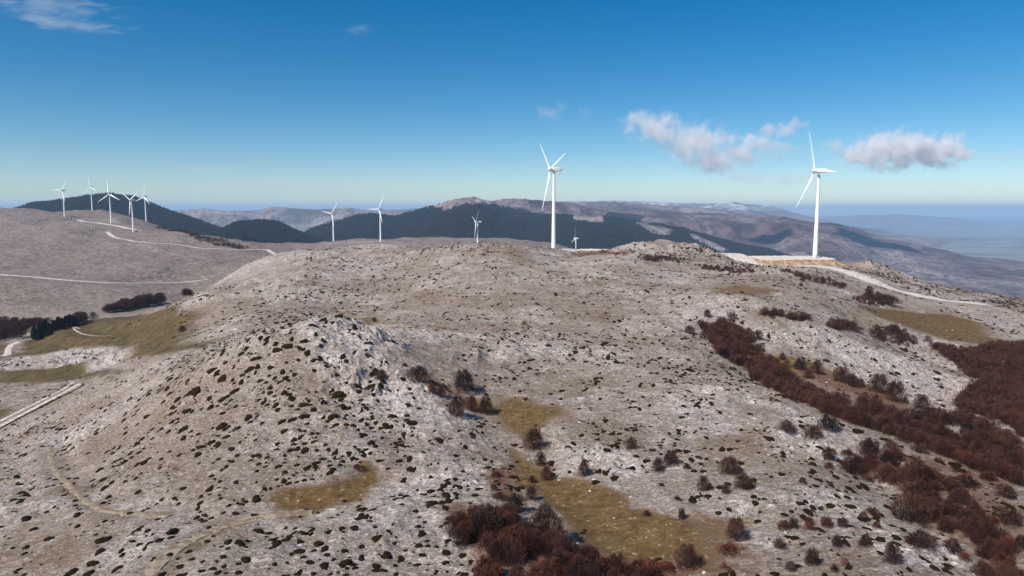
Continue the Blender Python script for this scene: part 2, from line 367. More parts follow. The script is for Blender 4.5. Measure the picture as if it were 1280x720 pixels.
def simple_mat(name, c1, c2, scale, rough=.9, spec=.15, bump=0, dist=.1, lo=.35, hi=.65, det=5):
    m, nt, bs = new_mat(name, rough, spec); q = NB(nt); nz = q.noise(scale, det, .65, .3)
    q.link(q.mix(q.ramp(nz, lo, hi), c1, c2), bs.inputs['Base Color'])
    if bump: q.bump(q.noise(scale * 3, 4, .7), bump, dist, bs)
    return m
M_road = simple_mat('road_gravel', (.42, .355, .30), (.68, .61, .55), .35, bump=.3, dist=.05)
M_track = simple_mat('track_gravel', (.33, .27, .22), (.66, .59, .53), .7)
M_path = simple_mat('dirt_path_soil', (.17, .128, .088), (.33, .265, .20), .9, lo=.42, hi=.58)
M_padtop = simple_mat('pad_gravel', (.50, .43, .37), (.66, .60, .54), .3)
M_bank = simple_mat('pad_bank_soil', (.20, .12, .07), (.42, .29, .19), .25, bump=.6, dist=.4)
M_rubble = simple_mat('limestone_blocks', (.34, .30, .30), (.55, .51, .51), .8, bump=.5, dist=.05)
M_junip = simple_mat('juniper_needles', (.009, .006, .0025), (.027, .018, .006), 3.0, rough=.95, spec=.03, bump=.8, dist=.08)
M_twig = simple_mat('bare_twigs', (.024, .011, .010), (.105, .046, .034), .22, rough=.9, lo=.3, hi=.7)
M_twig_dark = simple_mat('bare_twigs_dark', (.022, .013, .012), (.052, .028, .024), .5, rough=.9)
M_twig_red = simple_mat('rusty_twigs', (.060, .020, .014), (.14, .050, .032), .6, rough=.9)
M_stem = simple_mat('shrub_bark', (.055, .04, .035), (.10, .08, .07), 4)
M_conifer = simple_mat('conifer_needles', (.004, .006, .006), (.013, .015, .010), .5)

# ------------------------------------------------------------------ near terrain mesh
inner = np.linspace(-.80, .80, 1500); outer = np.linspace(.80, 1.45, 60)[1:]
AC = np.concatenate([-outer[::-1], inner, outer])
YR = (1 / np.linspace(1 / math.sqrt(56), 1 / math.sqrt(3400), 1350)) ** 2
YG, AG = np.meshgrid(YR, AC, indexing='ij'); XG = AG * YG
ZG = h1(XG, YG)
x, y = XG, YG
mg = np.zeros_like(x); mgr = np.zeros_like(x); mr = np.zeros_like(x); mw = np.zeros_like(x)
def big_soft(p): 
    c = p[:, 1].mean(); return max(4.0, c * .03), max(4.0, c * .045)
for lst, arr in ((GRASS, mg), (GREEN, mgr), (RED, mr), (WHITE, mw)):
    for i, (pp, s) in enumerate(lst):
        wp = wpoly(pp); so, wo = big_soft(wp)
        if lst is GRASS and i in (8, 9): so, wo = 1.6, 2.0
        np.maximum(arr, pmask(x, y, wp, so, wo, i * 7) * s, out=arr)
far = sstep(560, 760, y + 60 * fbm(x, y, 120, 2, 5)) * sstep(.0, .12, -x / y - .24)
far = np.maximum(far, sstep(900, 1100, y)) * (1 - mgr)
# rock relief
smoothm = np.maximum(mg, mgr)
for pl, w, dd in []: pass
rough = 1 - .85 * smoothm
rocky = fbm(x, y, 26, 3, 31)
r1 = fbm(x, y, 7.5, 3, 21, True); r2 = fbm(x * .8 + y * .25, y * 1.2, 2.6, 3, 22, True)
amp = (.36 + .6 * sstep(-.2, .6, rocky) + 1.3 * mw) * rough
near_fade = np.clip(y / 130, .7, 1.6)
dz = amp * ((r1 - .45) * 1.3 * near_fade + (r2 - .45) * .42) + fbm(x, y, .9, 2, 23) * .07 * rough
knob = np.exp(-((x - BW[4][0]) / 60) ** 2 - ((y - BW[4][1]) / 34) ** 2) + np.exp(-((x - BW[7][0]) / 60) ** 2 - ((y - BW[7][1]) / 40) ** 2) + .7 * np.exp(-((x - BW[0][0]) / 18) ** 2 - ((y - BW[0][1]) / 22) ** 2)
dz += knob * (fbm(x, y, 16, 4, 41, True) - .35) * 4.6
dz *= 1 - .75 * sstep(700, 1100, y)
ZG = ZG + dz
# pads and roads press the ground flat
def lower(X, Y, Z):
    for p in PADS:
        d = pad_mask(X, Y, p, 6); w = (1 - sstep(0, 16, d)) * np.ones_like(Z); fr = (Y < p[1]) & (np.abs(X - p[0]) < p[2] + 12)
        w = np.maximum(w, np.where(fr, 1 - sstep(14, 70, d), 0)); tgt = p[4] - 4.5 - .035 * np.maximum(p[1] - p[3] - Y, 0)
        Z = Z * (1 - w) + np.minimum(Z, tgt) * w
    return Z
ridx = []
for name, pl, hw in ROADS:
    pl_t = [tuple(p) for p in pl]
    x0, x1 = pl[:, 0].min() - 40, pl[:, 0].max() + 40; y0, y1 = pl[:, 1].min() - 60, pl[:, 1].max() + 60
    b = (x > x0) & (x < x1) & (y > y0) & (y < y1)
    zr = lower(pl[:, 0], pl[:, 1], h1(pl[:, 0], pl[:, 1]))
    for _ in range(3): zr[1:-1] = (zr[:-2] + zr[1:-1] + zr[2:]) / 3
    ridx.append(zr)
    X, Y = x[b], y[b]; best = np.full(X.shape, 1e9); zz = np.zeros(X.shape)
    for k in range(len(pl) - 1):
        (ax_, ay_), (bx_, by_) = pl[k], pl[k + 1]; vx, vy = bx_ - ax_, by_ - ay_
        t = np.clip(((X - ax_) * vx + (Y - ay_) * vy) / (vx * vx + vy * vy), 0, 1); d = np.hypot(X - ax_ - t * vx, Y - ay_ - t * vy)
        u_ = d < best; best[u_] = d[u_]; zz[u_] = (zr[k] + (zr[k + 1] - zr[k]) * t)[u_]
    mar = max(1.0, pl[:, 1].mean() * .012)
    w = 1 - sstep(hw + mar, hw * 2.2 + mar * 3, best)
    zb = ZG[b]; ZG[b] = zb * (1 - w) + zz * w
ZG = lower(x, y, ZG)
VT = np.stack([XG, YG, ZG], -1).reshape(-1, 3)
ground = mesh_obj('hillside_ground', VT, grid_faces(*XG.shape)[:, ::1], M_ground, smooth_=True)
tag(ground, 'pale limestone hillside with brown turf and dark juniper spots', 'hillside', kind='structure')
ma = np.stack([mg, mgr, mr, np.ones_like(mg)], -1); mb = np.stack([mw, sstep(-.6, .8, rocky), far, np.ones_like(mg)], -1)
color_attr(ground.data, 'mask_a', ma); color_attr(ground.data, 'mask_b', mb)
iy_ = np.linspace(1 / math.sqrt(56), 1 / math.sqrt(3400), 1350)
def gz(X, Y):
    X = np.asarray(X, float); Y = np.asarray(Y, float)
    r = (1 / np.sqrt(Y) - iy_[0]) / (iy_[1] - iy_[0]); a = np.interp(X / Y, AC, np.arange(len(AC)))
    r = np.clip(r, 0, len(YR) - 1.001); a = np.clip(a, 0, len(AC) - 1.001); i = r.astype(int); j = a.astype(int); fr = r - i; fa = a - j
    return (ZG[i, j] * (1 - fa) + ZG[i, j + 1] * fa) * (1 - fr) + (ZG[i + 1, j] * (1 - fa) + ZG[i + 1, j + 1] * fa) * fr
def gnormal(X, Y, e=1.2):
    n_ = Vector((float(gz(X - e, Y) - gz(X + e, Y)), float(gz(X, Y - e) - gz(X, Y + e)), 2 * e)); n_.normalize(); return n_
YV = YR
def hit(u, v, ymin=56):
    ax, az = ray(u, v); ys = YV[YV > ymin]; d = az * ys + CAMZ - gz(ax * ys, ys)
    k = np.where((d[:-1] > 0) & (d[1:] <= 0))[0]
    if len(k) == 0: return None
    k = k[0]; t = d[k] / (d[k] - d[k + 1]); yy = ys[k] + t * (ys[k + 1] - ys[k]); return float(ax * yy), float(yy)
def to_px(X, Y, Z):
    z = Z - CAMZ; d = Y * cp_ - z * sp_; return 640 + F * X / d, 360 - F * (Y * sp_ + z * cp_) / d

# roads as strips with ragged edges
RL = ['pale gravel road running below the right turbine down the ridge', 'pale gravel road crossing the brown slope at the far left', 'gravel track between the turbines on the far left hill', 'gravel track winding down the far left hill', 'faint gravel road along the crest left of centre',
      'bend of pale gravel road beside the black conifers', 'lower rut of the farm track in the left valley', 'upper rut of the farm track in the left valley', 'thin path curving through the green hollow',
      'tan dirt path rising from the bottom edge to the narrow ochre strip', 'tan dirt path winding down the lower left slope']
for (name, pl, hw), zr, lab in zip(ROADS, ridx, RL):
    pl2 = []; zz = []
    for k in range(len(pl) - 1):
        m_ = max(2, int(np.hypot(*(pl[k + 1] - pl[k])) / max(1.0, hw * .7)))
        for t in np.linspace(0, 1, m_, endpoint=False): pl2.append(pl[k] + (pl[k + 1] - pl[k]) * t); zz.append(zr[k] + (zr[k + 1] - zr[k]) * t)
    pl2 = np.array(pl2); zz = np.array(zz); d = np.gradient(pl2, axis=0); d /= np.linalg.norm(d, axis=1)[:, None] + 1e-9; nrm = np.stack([-d[:, 1], d[:, 0]], 1)
    s = np.arange(len(pl2)) * hw * .7
    V = []
    for j, f_ in enumerate((-1, -.5, 0, .5, 1)):
        w_ = f_ * hw * (1 + (.45 * (vnoise(s / (hw * 1.6), s * 0 + j, 9 + j) - .35) if abs(f_) == 1 else 0)); px_ = pl2 + nrm * np.asarray(w_).reshape(-1, 1) if np.ndim(w_) else pl2 + nrm * w_
        V.append(np.concatenate([px_, (zz + (.4 if abs(f_) < 1 else .15) * (.3 if 'dirt' in name else 1) * min(1, hw / 3))[:, None]], 1))
    V = np.stack(V, 1).reshape(-1, 3)
    V[:, 2] = gz(V[:, 0], V[:, 1]) + .16 - .16 * (np.arange(len(V)) % 5 % 4 == 0) * vnoise(V[:, 0] * .6, V[:, 1] * .6, 3) * 2 if 'dirt' in name else np.maximum(V[:, 2], gz(V[:, 0], V[:, 1]) + .05)
    o = mesh_obj(name, V, grid_faces(len(pl2), 5), M_track if 'farm' in name else M_path if 'dirt' in name else M_road, smooth_=True)
    tag(o, lab, 'road', kind='structure')
# pads
for p, lab in zip(PADS, ('white gravel platform at the foot of the tall middle turbine', 'white gravel platform with orange earth bank under the right turbine')):
    X0, Y0, hx, hy, zt = p; ring = []
    N = 96
    for i in range(N):
        a = 2 * math.pi * i / N; c, s = math.cos(a), math.sin(a); k = (abs(c) ** 6 + abs(s) ** 6) ** (-1 / 6); ring.append((c * k, s * k))
    V = [(X0, Y0, zt)]; Fc = []
    lv = [(.5, 0), (.93, .05), (.975, .45), (1.0, .25), (1.0, 0.0), (1.03, -1.7), (1.09, -4.0), (1.16, -7.5)]
    for f_, dzz in lv:
        for i, (a, b) in enumerate(ring):
            wob = 1 + (.03 * math.sin(i * 1.7) + .03 * random.uniform(-1, 1)) * (dzz < -.5)
            V.append((X0 + a * (hx if dzz >= 0 else hx + (f_ - 1) * 60) * (f_ if dzz >= 0 else 1) * wob, Y0 + b * (hy if dzz >= 0 else hy + (f_ - 1) * 60) * (f_ if dzz >= 0 else 1) * wob, zt + dzz + (random.uniform(-.25, .25) if dzz != 0 and f_ > .6 else 0)))
    q4 = []
    for l in range(len(lv) - 1):
        for i in range(N): q4.append((1 + l * N + i, 1 + l * N + (i + 1) % N, 1 + (l + 1) * N + (i + 1) % N, 1 + (l + 1) * N + i))
    o = mesh_obj('gravel_platform', V, q4, M_padtop)
    me = o.data; import bmesh
    bm = bmesh.new(); bm.from_mesh(me); bm.verts.ensure_lookup_table()
    for i in range(N): bm.faces.new((bm.verts[0], bm.verts[1 + i], bm.verts[1 + (i + 1) % N]))
    bmesh.ops.recalc_face_normals(bm, faces=bm.faces[:]); bm.to_mesh(me); bm.free(); me.materials.append(M_bank)
    for f_ in me.polygons:
        if min(me.vertices[v_].co.z for v_ in f_.vertices) < zt - .6: f_.material_index = 1
    tag(o, lab, 'gravel platform', kind='structure')

# ------------------------------------------------------------------ far terrain
def interp(pl):
    us = np.array([q[0] for q in pl], float); vs = np.array([q[1] for q in pl], float); return us, vs
LAYERS = [  # name, crest line (u, v), distance, front width, back width, foot z
 ('forest', [(300, 330), (330, 318), (370, 300), (390, 287), (430, 275), (452, 269), (470, 266), (495, 271), (520, 264), (545, 257), (570, 249.5), (592, 247), (615, 252), (640, 262), (665, 267), (715, 270), (752, 271), (800, 277), (852, 286), (890, 297), (927, 307), (960, 313), (985, 323), (1010, 340), (1040, 372)], 5000, 2300, 1400, -440),
 ('left', [(-400, 262), (-200, 266), (0, 268), (30, 261), (50, 254), (75, 252), (107, 247), (130, 244), (150, 243), (175, 247), (200, 257), (220, 265), (250, 275), (280, 286), (310, 300), (360, 330)], 4200, 1500, 1300, -220),
 ('knoll', [(240, 310), (268, 293), (285, 284), (305, 277.5), (335, 275), (352, 278), (375, 289), (400, 299), (430, 312)], 3350, 700, 500, -220),
 ('plateau', [(400, 285), (470, 280), (560, 262), (600, 252), (640, 249), (660, 249), (700, 254), (740, 259), (780, 262), (850, 265), (900, 267), (950, 269), (981, 272), (1021, 278), (1048, 281), (1073, 287), (1091, 295), (1134, 304), (1180, 313), (1210, 322), (1250, 330), (1300, 338), (1500, 360)], 7600, 3300, 2500, -620),
 ('pale', [(150, 270), (220, 263.5), (260, 261), (300, 263), (325, 263), (345, 258.5), (400, 262), (440, 260), (470, 264), (520, 262), (560, 256), (640, 252), (760, 252), (820, 256), (900, 262), (960, 270), (1060, 281)], 10500, 3000, 2500, -500),
(('low ridge'), [(1000, 292), (1060, 288), (1110, 291), (1160, 299), (1200, 305), (1240, 312), (1300, 316), (1400, 322)], 12500, 2600, 2200, -620),
 ('blue', [(-400, 268), (100, 266), (500, 262), (640, 254), (690, 253), (765, 250.5), (800, 252), (850, 254), (880, 255), (915, 252.5), (938, 256), (966, 258), (987, 265), (1012, 272), (1050, 281), (1120, 292)], 19000, 4500, 4000, -600),
 ('haze', [(900, 280), (1000, 274), (1067, 269), (1120, 268), (1186, 272), (1235, 278), (1300, 279), (1500, 274), (1700, 276)], 33000, 7000, 5000, -620),
]
fa_ = np.concatenate([-np.linspace(.8, 1.45, 80)[::-1][:-1], np.linspace(-.8, .8, 1250), np.linspace(.8, 1.45, 80)[1:]])
fy_ = np.concatenate([np.exp(np.linspace(math.log(3000), math.log(9500), 620, endpoint=False)), np.exp(np.linspace(math.log(9500), math.log(60000), 330))])
FY, FA = np.meshgrid(fy_, fa_, indexing='ij'); FX = FA * FY
FU = 640 + F * FA * (cp_ + 0.0)  # bearing expressed on the crest tables' scale
plain = -620 + 370 * sstep(.30, -.05, FA) * sstep(9000, 4000, FY)
ZF = plain + fbm(FX, FY, 900, 4, 61) * 18
MA = np.zeros(FX.shape + (4,)); MA[..., 3] = 1     # R wood, G pale stone, B snow height
owner = np.full(FX.shape, -1)
crest_y = {}
for li, (nm, crest, Yc, Wf, Wb, foot) in enumerate(LAYERS):
    us, vs = interp(crest)
    Ycv = Yc * (1 + .07 * fbm(FA * 9, FA * 0 + li, 1, 2, 80 + li))
    if nm == 'plateau': Ycv = Ycv * (1 - .30 * sstep(.45, .95, FA))
    vc = np.interp(FU, us, vs); slope = ray(640, vc)[1]
    zc = slope * Ycv
    fade = sstep(us[0] - 30, us[0] + 30, FU) * (1 - sstep(us[-1] - 30, us[-1] + 30, FU))
    d = (FY - Ycv)
    t = np.where(d < 0, -d / Wf, d / Wb); t = np.clip(t, 0, 1)
    prof = (1 - t) ** 1.15 * (1 - t * .25)
    prof = np.where(t < 1, .5 * prof + .5 * (1 - sstep(0, 1, t)), 0)
    sc_ = Wf / 5
    ang = fbm(FX, FY, sc_ * 1.6, 4, 90 + li, True) - .35
    ang2 = fbm(FX, FY, sc_ * .42, 4, 95 + li, True) - .35
    ft = np.where(plain < foot, plain + (foot - plain) * fade, foot); zc = np.maximum(zc, plain + 5)
    relief = (zc - ft)
    z = ft + relief * prof * fade + (ang * .36 + ang2 * .11) * np.maximum(relief, 160) * np.clip(t * 2.6, .0, 1) * (1 - t) * 1.15 * fade + ang2 * np.abs(relief) * .03 * (t < .5)
    up = z > ZF; ZF = np.where(up, z, ZF); owner = np.where(up & (fade > .2) & (t < .97) & (z > plain + 15), li, owner)
ZF = ZF + CAMZ
# material zones
px_u, px_v = to_px(FX, FY, ZF)
rel = fbm(FX, FY, 260, 4, 71)
wood = np.zeros(FX.shape)
own = [owner == i for i in range(len(LAYERS))]
# conifer woods: on the forest mountain up to the timber line
line_z = CAMZ + 16 + rel * 42 + 40 * fbm(FX, FY, 90, 3, 72)
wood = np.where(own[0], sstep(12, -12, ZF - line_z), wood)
clear = np.zeros(FX.shape)
for (u, v, su, sv) in [(820, 283, 26, 4), (885, 302, 24, 3.5), (740, 273, 20, 3)]:
    clear = np.maximum(clear, np.exp(-((px_u - u) / su) ** 2 - ((px_v - v) / sv) ** 2 * 1.0))
iyf = np.arange(len(fy_))
def gzf(X, Y):
    r = np.clip(np.interp(Y, fy_, iyf), 0, len(fy_) - 1.001); a = np.clip(np.interp(X / Y, fa_, np.arange(len(fa_))), 0, len(fa_) - 1.001)
    i = r.astype(int); j = a.astype(int); fr = r - i; f2 = a - j
    return (ZF[i, j] * (1 - f2) + ZF[i, j + 1] * f2) * (1 - fr) + (ZF[i + 1, j] * (1 - f2) + ZF[i + 1, j + 1] * f2) * fr
def farhit(u, v):
    ax, az = ray(u, v); ys = fy_; d = az * ys + CAMZ - gzf(ax * ys, ys); k = np.where((d[:-1] > 0) & (d[1:] <= 0))[0]
    if len(k) == 0: k = [int(np.argmin(np.abs(d)))]
    return float(ax * ys[k[0]]), float(ys[k[0]])
def blob(c, sx, sy): return np.exp(-((FX - c[0]) / sx) ** 2 - ((FY - c[1]) / sy) ** 2)
wob = fbm(FX, FY, 180, 4, 73)
clear = np.zeros(FX.shape)
for (u, v, sx, sy) in [(822, 284, 150, 260), (885, 303, 130, 260), (735, 272, 130, 300)]:
    clear = np.maximum(clear, blob(farhit(u, v), sx, sy))
wood = np.where(own[0], wood * (1 - sstep(.35, .6, clear + wob * .35)), wood)
wood = np.where(own[2], sstep(-.75, -.35, wob + .0), wood)
lf = fbm(FX, FY, 700, 3, 75); wood = np.where(own[1], sstep(-.15, .15, lf * .6 + .75 * sstep(-.66, -.56, FA)), wood)
wood = np.where(own[3], np.maximum(0, sstep(.28, .42, fbm(FX, FY, 900, 4, 76))) * .75, wood)
wood = np.where(own[4] | own[6], sstep(.12, .35, fbm(FX, FY, 1500, 4, 77)) * .6, wood)
pale = np.where(own[0] | own[3] | own[4], sstep(.0, .45, fbm(FX, FY, 420, 5, 78, True) - .25) * np.where(own[3], .45, .8), .1)
for (u, v, sx, sy) in [(1120, 325, 420, 500), (1175, 345, 420, 450), (1245, 352, 400, 400)]:
    pale = np.maximum(pale, blob(farhit(u, v), sx, sy) * (.6 + .5 * wob))
snow = np.where(own[6], sstep(.25, .5, fbm(FX, FY, 1600, 5, 79, True)) * sstep(CAMZ - 80, CAMZ + 120, ZF), 0)
MA[..., 0] = wood; MA[..., 1] = np.clip(pale, 0, 1); MA[..., 2] = snow
MB = np.zeros_like(MA); MB[..., 0] = np.where(own[3], 1, 0); MB[..., 1] = np.where(owner < 0, 1, 0)
hills = mesh_obj('far_hills', np.stack([FX, FY, ZF], -1).reshape(-1, 3), grid_faces(*FX.shape), None, smooth_=True)
color_attr(hills.data, 'mask_a', MA); color_attr(hills.data, 'mask_b', MB)
tag(hills, 'distant mountains and valleys fading into blue haze', 'mountains', kind='structure')
def far_material():
    m, nt, bs = new_mat('far_hill_cover', 1, .05); q = NB(nt)
    a = q.n('ShaderNodeAttribute', attribute_name='mask_a'); s = q.n('ShaderNodeSeparateColor'); q.link(a.outputs['Color'], s.inputs[0]); wd, pl, sn = s.outputs
    b = q.n('ShaderNodeAttribute', attribute_name='mask_b'); s2 = q.n('ShaderNodeSeparateColor'); q.link(b.outputs['Color'], s2.inputs[0]); plat, flat, _ = s2.outputs
    n1 = q.noise(.004, 7, .7); n2 = q.noise(.02, 5, .7); n3 = q.noise(.0012, 6, .65)
    base = q.mix(q.ramp(n1, .38, .62), (.085, .060, .055), (.24, .19, .175)); base = q.mix(q.ramp(n2, .45, .7), base, (.29, .245, .24))
    pc = q.mix(q.ramp(n1, .38, .62), (.036, .021, .024), (.125, .080, .080)); base = q.mix(q.math('MULTIPLY', plat, .85), base, pc)
    pm = q.math('MULTIPLY', pl, q.ramp(n2, .35, .6)); base = q.mix(pm, base, (.37, .33, .33))
    fl = q.mix(q.ramp(n3, .4, .6), (.17, .18, .18), (.26, .265, .255)); base = q.mix(flat, base, fl)  # plain painted paler so its colour stands in for thicker distant haze
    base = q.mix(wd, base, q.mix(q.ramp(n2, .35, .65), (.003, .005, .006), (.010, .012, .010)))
    base = q.mix(q.math('MULTIPLY', sn, q.ramp(n1, .45, .6)), base, (.75, .77, .80))
    q.link(base, bs.inputs['Base Color']); q.bump(q.math('ADD', n1, q.math('MULTIPLY', n2, .5)), .9, 60, bs)
    return m
hills.data.materials.append(far_material())

# ------------------------------------------------------------------ conifer woods on the dark mountain (uncountable: one mass)
def merge_instances(protoV, protoF, pos, scl, rotz, extra=None):
    n_ = len(pos); c, s = np.cos(rotz), np.sin(rotz)
    V = protoV[None] * scl[:, None, :]
    X = V[..., 0] * c[:, None] - V[..., 1] * s[:, None]; Y = V[..., 0] * s[:, None] + V[..., 1] * c[:, None]
    out = np.stack([X, Y, V[..., 2]], -1)
    if extra is not None: out[..., 2] += X * extra[:, :1] + Y * extra[:, 1:]
    out += pos[:, None, :]
    Fo = protoF[None] + (np.arange(n_) * len(protoV))[:, None, None]
    return out.reshape(-1, 3), Fo.reshape(-1, protoF.shape[1])
def cone_tris(k=5):
    V = [(0, 0, 1)]; Fc = []
    for j, (r_, z_) in enumerate(((.62, .45), (1.0, .12))):
        for i in range(k): a = 2 * math.pi * (i + .5 * j) / k; V.append((r_ * math.cos(a), r_ * math.sin(a), z_))
    for i in range(k):
        j = (i + 1) % k; Fc += [(0, 1 + i, 1 + j), (1 + i, 1 + k + i, 1 + j), (1 + j, 1 + k + i, 1 + k + j)]
    return np.array(V, float), np.array(Fc)
cV, cF = cone_tris()
def wood_scatter(name, label, a0, a1, y0, y1, count, layer, h0, h1_):
    a = rng.uniform(a0, a1, count); yy = np.sqrt(rng.uniform(y0 ** 2, y1 ** 2, count)); xx = a * yy
    i = np.clip(np.interp(yy, fy_, iyf).astype(int), 0, len(fy_) - 2); j = np.clip(np.interp(a, fa_, np.arange(len(fa_))).astype(int), 0, len(fa_) - 2)
    keep = (MA[i, j, 0] > rng.uniform(.25, .8, count)) & (owner[i, j] == layer); xx, yy = xx[keep], yy[keep]
    hh = rng.uniform(h0, h1_, len(xx)); rr = hh * rng.uniform(.26, .36, len(xx))
    V, Fc = merge_instances(cV, cF, np.stack([xx, yy, gzf(xx, yy) - 1.5], 1), np.stack([rr, rr, hh], 1), rng.uniform(0, 6.28, len(xx)))
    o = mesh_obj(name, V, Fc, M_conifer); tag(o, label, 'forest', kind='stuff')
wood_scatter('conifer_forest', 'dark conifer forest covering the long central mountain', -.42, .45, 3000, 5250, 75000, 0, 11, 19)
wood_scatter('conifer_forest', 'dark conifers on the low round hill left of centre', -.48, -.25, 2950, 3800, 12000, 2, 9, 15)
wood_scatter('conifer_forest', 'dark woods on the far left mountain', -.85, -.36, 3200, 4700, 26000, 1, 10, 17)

# ------------------------------------------------------------------ shrubs, trees, cushions
def twigs(seed, n_=650, wdt=.016, upright=.75, low=0.0, shape='dome', ln=(.10, .26)):
    r = np.random.default_rng(seed)
    th = r.uniform(0, 2 * math.pi, n_); 
    zz = r.uniform(0, 1, n_) ** .8
    if shape == 'dome': rad = .5 * np.sqrt(np.clip(1 - ((zz - .38) / .66) ** 2, .05, 1))
    elif shape == 'fan': rad = .16 + .42 * zz ** .8 * np.sqrt(np.clip(1.12 - zz, 0, 1)) * 1.6
    else: rad = .5 * np.sqrt(np.clip(1 - zz ** 2.2, .03, 1))
    lob = 1 + .30 * np.sin(th * 2 + seed) * np.sin(zz * 4 + seed) + .22 * np.sin(th * 5 + seed * 2 + zz * 3) * zz; zz = zz * (1 - .22 * (np.sin(th * 3 + seed * 1.7) > .35))
    rr = rad * lob * r.uniform(0, 1, n_) ** .42
    p0 = np.stack([rr * np.cos(th), rr * np.sin(th), low + zz * (.92 - low)], 1)
    d = np.stack([np.cos(th) * rr * 1.2, np.sin(th) * rr * 1.2, np.full(n_, upright * .5)], 1) + r.normal(0, .17, (n_, 3)); d /= np.linalg.norm(d, axis=1)[:, None]
    L = r.uniform(*ln, n_)[:, None]; sd = np.cross(d, r.normal(0, 1, (n_, 3))); sd /= np.linalg.norm(sd, axis=1)[:, None] + 1e-9
    w_ = wdt * r.uniform(.6, 1.5, n_)[:, None]
    a = p0 - d * L * .5; b = p0 + d * L * .5
    V = np.stack([a - sd * w_, a + sd * w_, b + sd * w_ * .35, b - sd * w_ * .35], 1); V[..., 2] = np.maximum(V[..., 2], -.02)
    return V.reshape(-1, 3), np.arange(n_ * 4).reshape(-1, 4)
def tube(pts_, rad, k=5):
    V = []; Fc = []
    for i, p in enumerate(pts_):
        t = Vector(pts_[min(i + 1, len(pts_) - 1)]) - Vector(pts_[max(i - 1, 0)]); t.normalize()
        a = t.orthogonal().normalized(); b = t.cross(a)
        for j in range(k):
            an = 2 * math.pi * j / k; q = Vector(p) + (a * math.cos(an) + b * math.sin(an)) * rad[i]; V.append(tuple(q))
    for i in range(len(pts_) - 1):
        for j in range(k): Fc.append((i * k + j, i * k + (j + 1) % k, (i + 1) * k + (j + 1) % k, (i + 1) * k + j))
    return V, Fc
def stems(seed, n_=7, trunk=False):
    r = random.Random(seed); V = []; Fc = []
    def add(v, f):
        o = len(V); V.extend(v); Fc.extend([tuple(i + o for i in q) for q in f])
    if trunk: add(*tube([(0, 0, -.03), (.01, 0, .2), (.0, .02, .45), (.02, .0, .75)], [.028, .022, .015, .006]))
    for i in range(n_):
        a = 2 * math.pi * (i + r.random() * .6) / n_; s = r.uniform(.15, .42); z0 = r.uniform(.15, .45) if trunk else -.03
        h = r.uniform(.6, .92)
        pp = [(0, 0, z0), (s * .35 * math.cos(a), s * .35 * math.sin(a), z0 + (h - z0) * .35), (s * .75 * math.cos(a + .1), s * .75 * math.sin(a + .1), z0 + (h - z0) * .7), (s * math.cos(a), s * math.sin(a), h)]
        add(*tube(pp, [.014, .011, .007, .003], 4))
    return np.array(V), np.array(Fc)
SH = []   # shrub prototypes: crown mesh, stem mesh, arrays for the merged mass
for i in range(8):
    V, Fc = twigs(100 + i, 2300, .0058, 1.9, 0, 'dome', (.07, .19))
    cr = mesh_obj('crown', V, Fc, M_twig if i else M_twig_dark, link=False)
    sv, sf = stems(i, 8); st = mesh_obj('stems', sv, sf, M_stem, link=False)
    SH.append((cr.data, st.data))
RSH = []
for i in range(4):
    V, Fc = twigs(300 + i, 900, .011, .9, 0, 'egg', (.10, .22)); RSH.append((mesh_obj('crown', V, Fc, M_twig_red, link=False).data, SH[i][1]))
DEC = []
for i in range(5):
    V, Fc = twigs(400 + i, 1100, .009, .8, .18, 'dome', (.06, .16)); cr = mesh_obj('crown', V, Fc, M_twig, link=False)
    sv, sf = stems(50 + i, 8, True); DEC.append((cr.data, mesh_obj('trunk', sv, sf, M_stem, link=False).data))
def conifer(seed):
    r = np.random.default_rng(seed); n_ = 700; z_ = r.uniform(.08, .98, n_); rad = .24 * (1 - z_) ** .75 * (1 + .2 * np.sin(z_ * 46)) + .01
    th = r.uniform(0, 6.283, n_); rr = rad * r.uniform(.3, 1, n_) ** .5; p0 = np.stack([rr * np.cos(th), rr * np.sin(th), z_], 1)
    d = np.stack([np.cos(th), np.sin(th), np.full(n_, -.25)], 1) + r.normal(0, .3, (n_, 3)); d /= np.linalg.norm(d, axis=1)[:, None]
    sd = np.cross(d, r.normal(0, 1, (n_, 3))); sd /= np.linalg.norm(sd, axis=1)[:, None]; L = r.uniform(.03, .08, n_)[:, None]; w_ = .018
    a = p0 - d * L; b = p0 + d * L; V = np.stack([a - sd * w_, a + sd * w_, b + sd * w_ * .4, b - sd * w_ * .4], 1)
    sv, sf = tube([(0, 0, -.03), (0, 0, .5), (0, 0, .95)], [.02, .012, .003])
    return mesh_obj('crown', V.reshape(-1, 3), np.arange(n_ * 4).reshape(-1, 4), M_conifer, link=False).data, mesh_obj('trunk', np.array(sv), np.array(sf), M_stem, link=False).data
CON = [conifer(i) for i in range(4)]

taken = []
def place_pair(kind, protos, X, Y, w_, h_, label, cat, group, parts=True, stem_name='stems'):
    cr, st = protos[random.randrange(len(protos))]
    z_ = float(gz(X, Y)) - .08 * h_ * .3
    if parts:
        r_ = bpy.data.objects.new(kind, None); COL.objects.link(r_); r_.empty_display_size = .3
        c_ = bpy.data.objects.new('crown', cr); s_ = bpy.data.objects.new(stem_name, st)
        for o in (c_, s_): COL.objects.link(o); o.parent = r_
    else:
        r_ = bpy.data.objects.new(kind, cr); COL.objects.link(r_)
    r_.location = (X, Y, z_); r_.rotation_euler = (0, 0, random.uniform(0, 6.28)); r_.scale = (w_, w_ * random.uniform(.85, 1.15), h_)
    taken.append((X, Y, w_)); return tag(r_, label, cat, group)

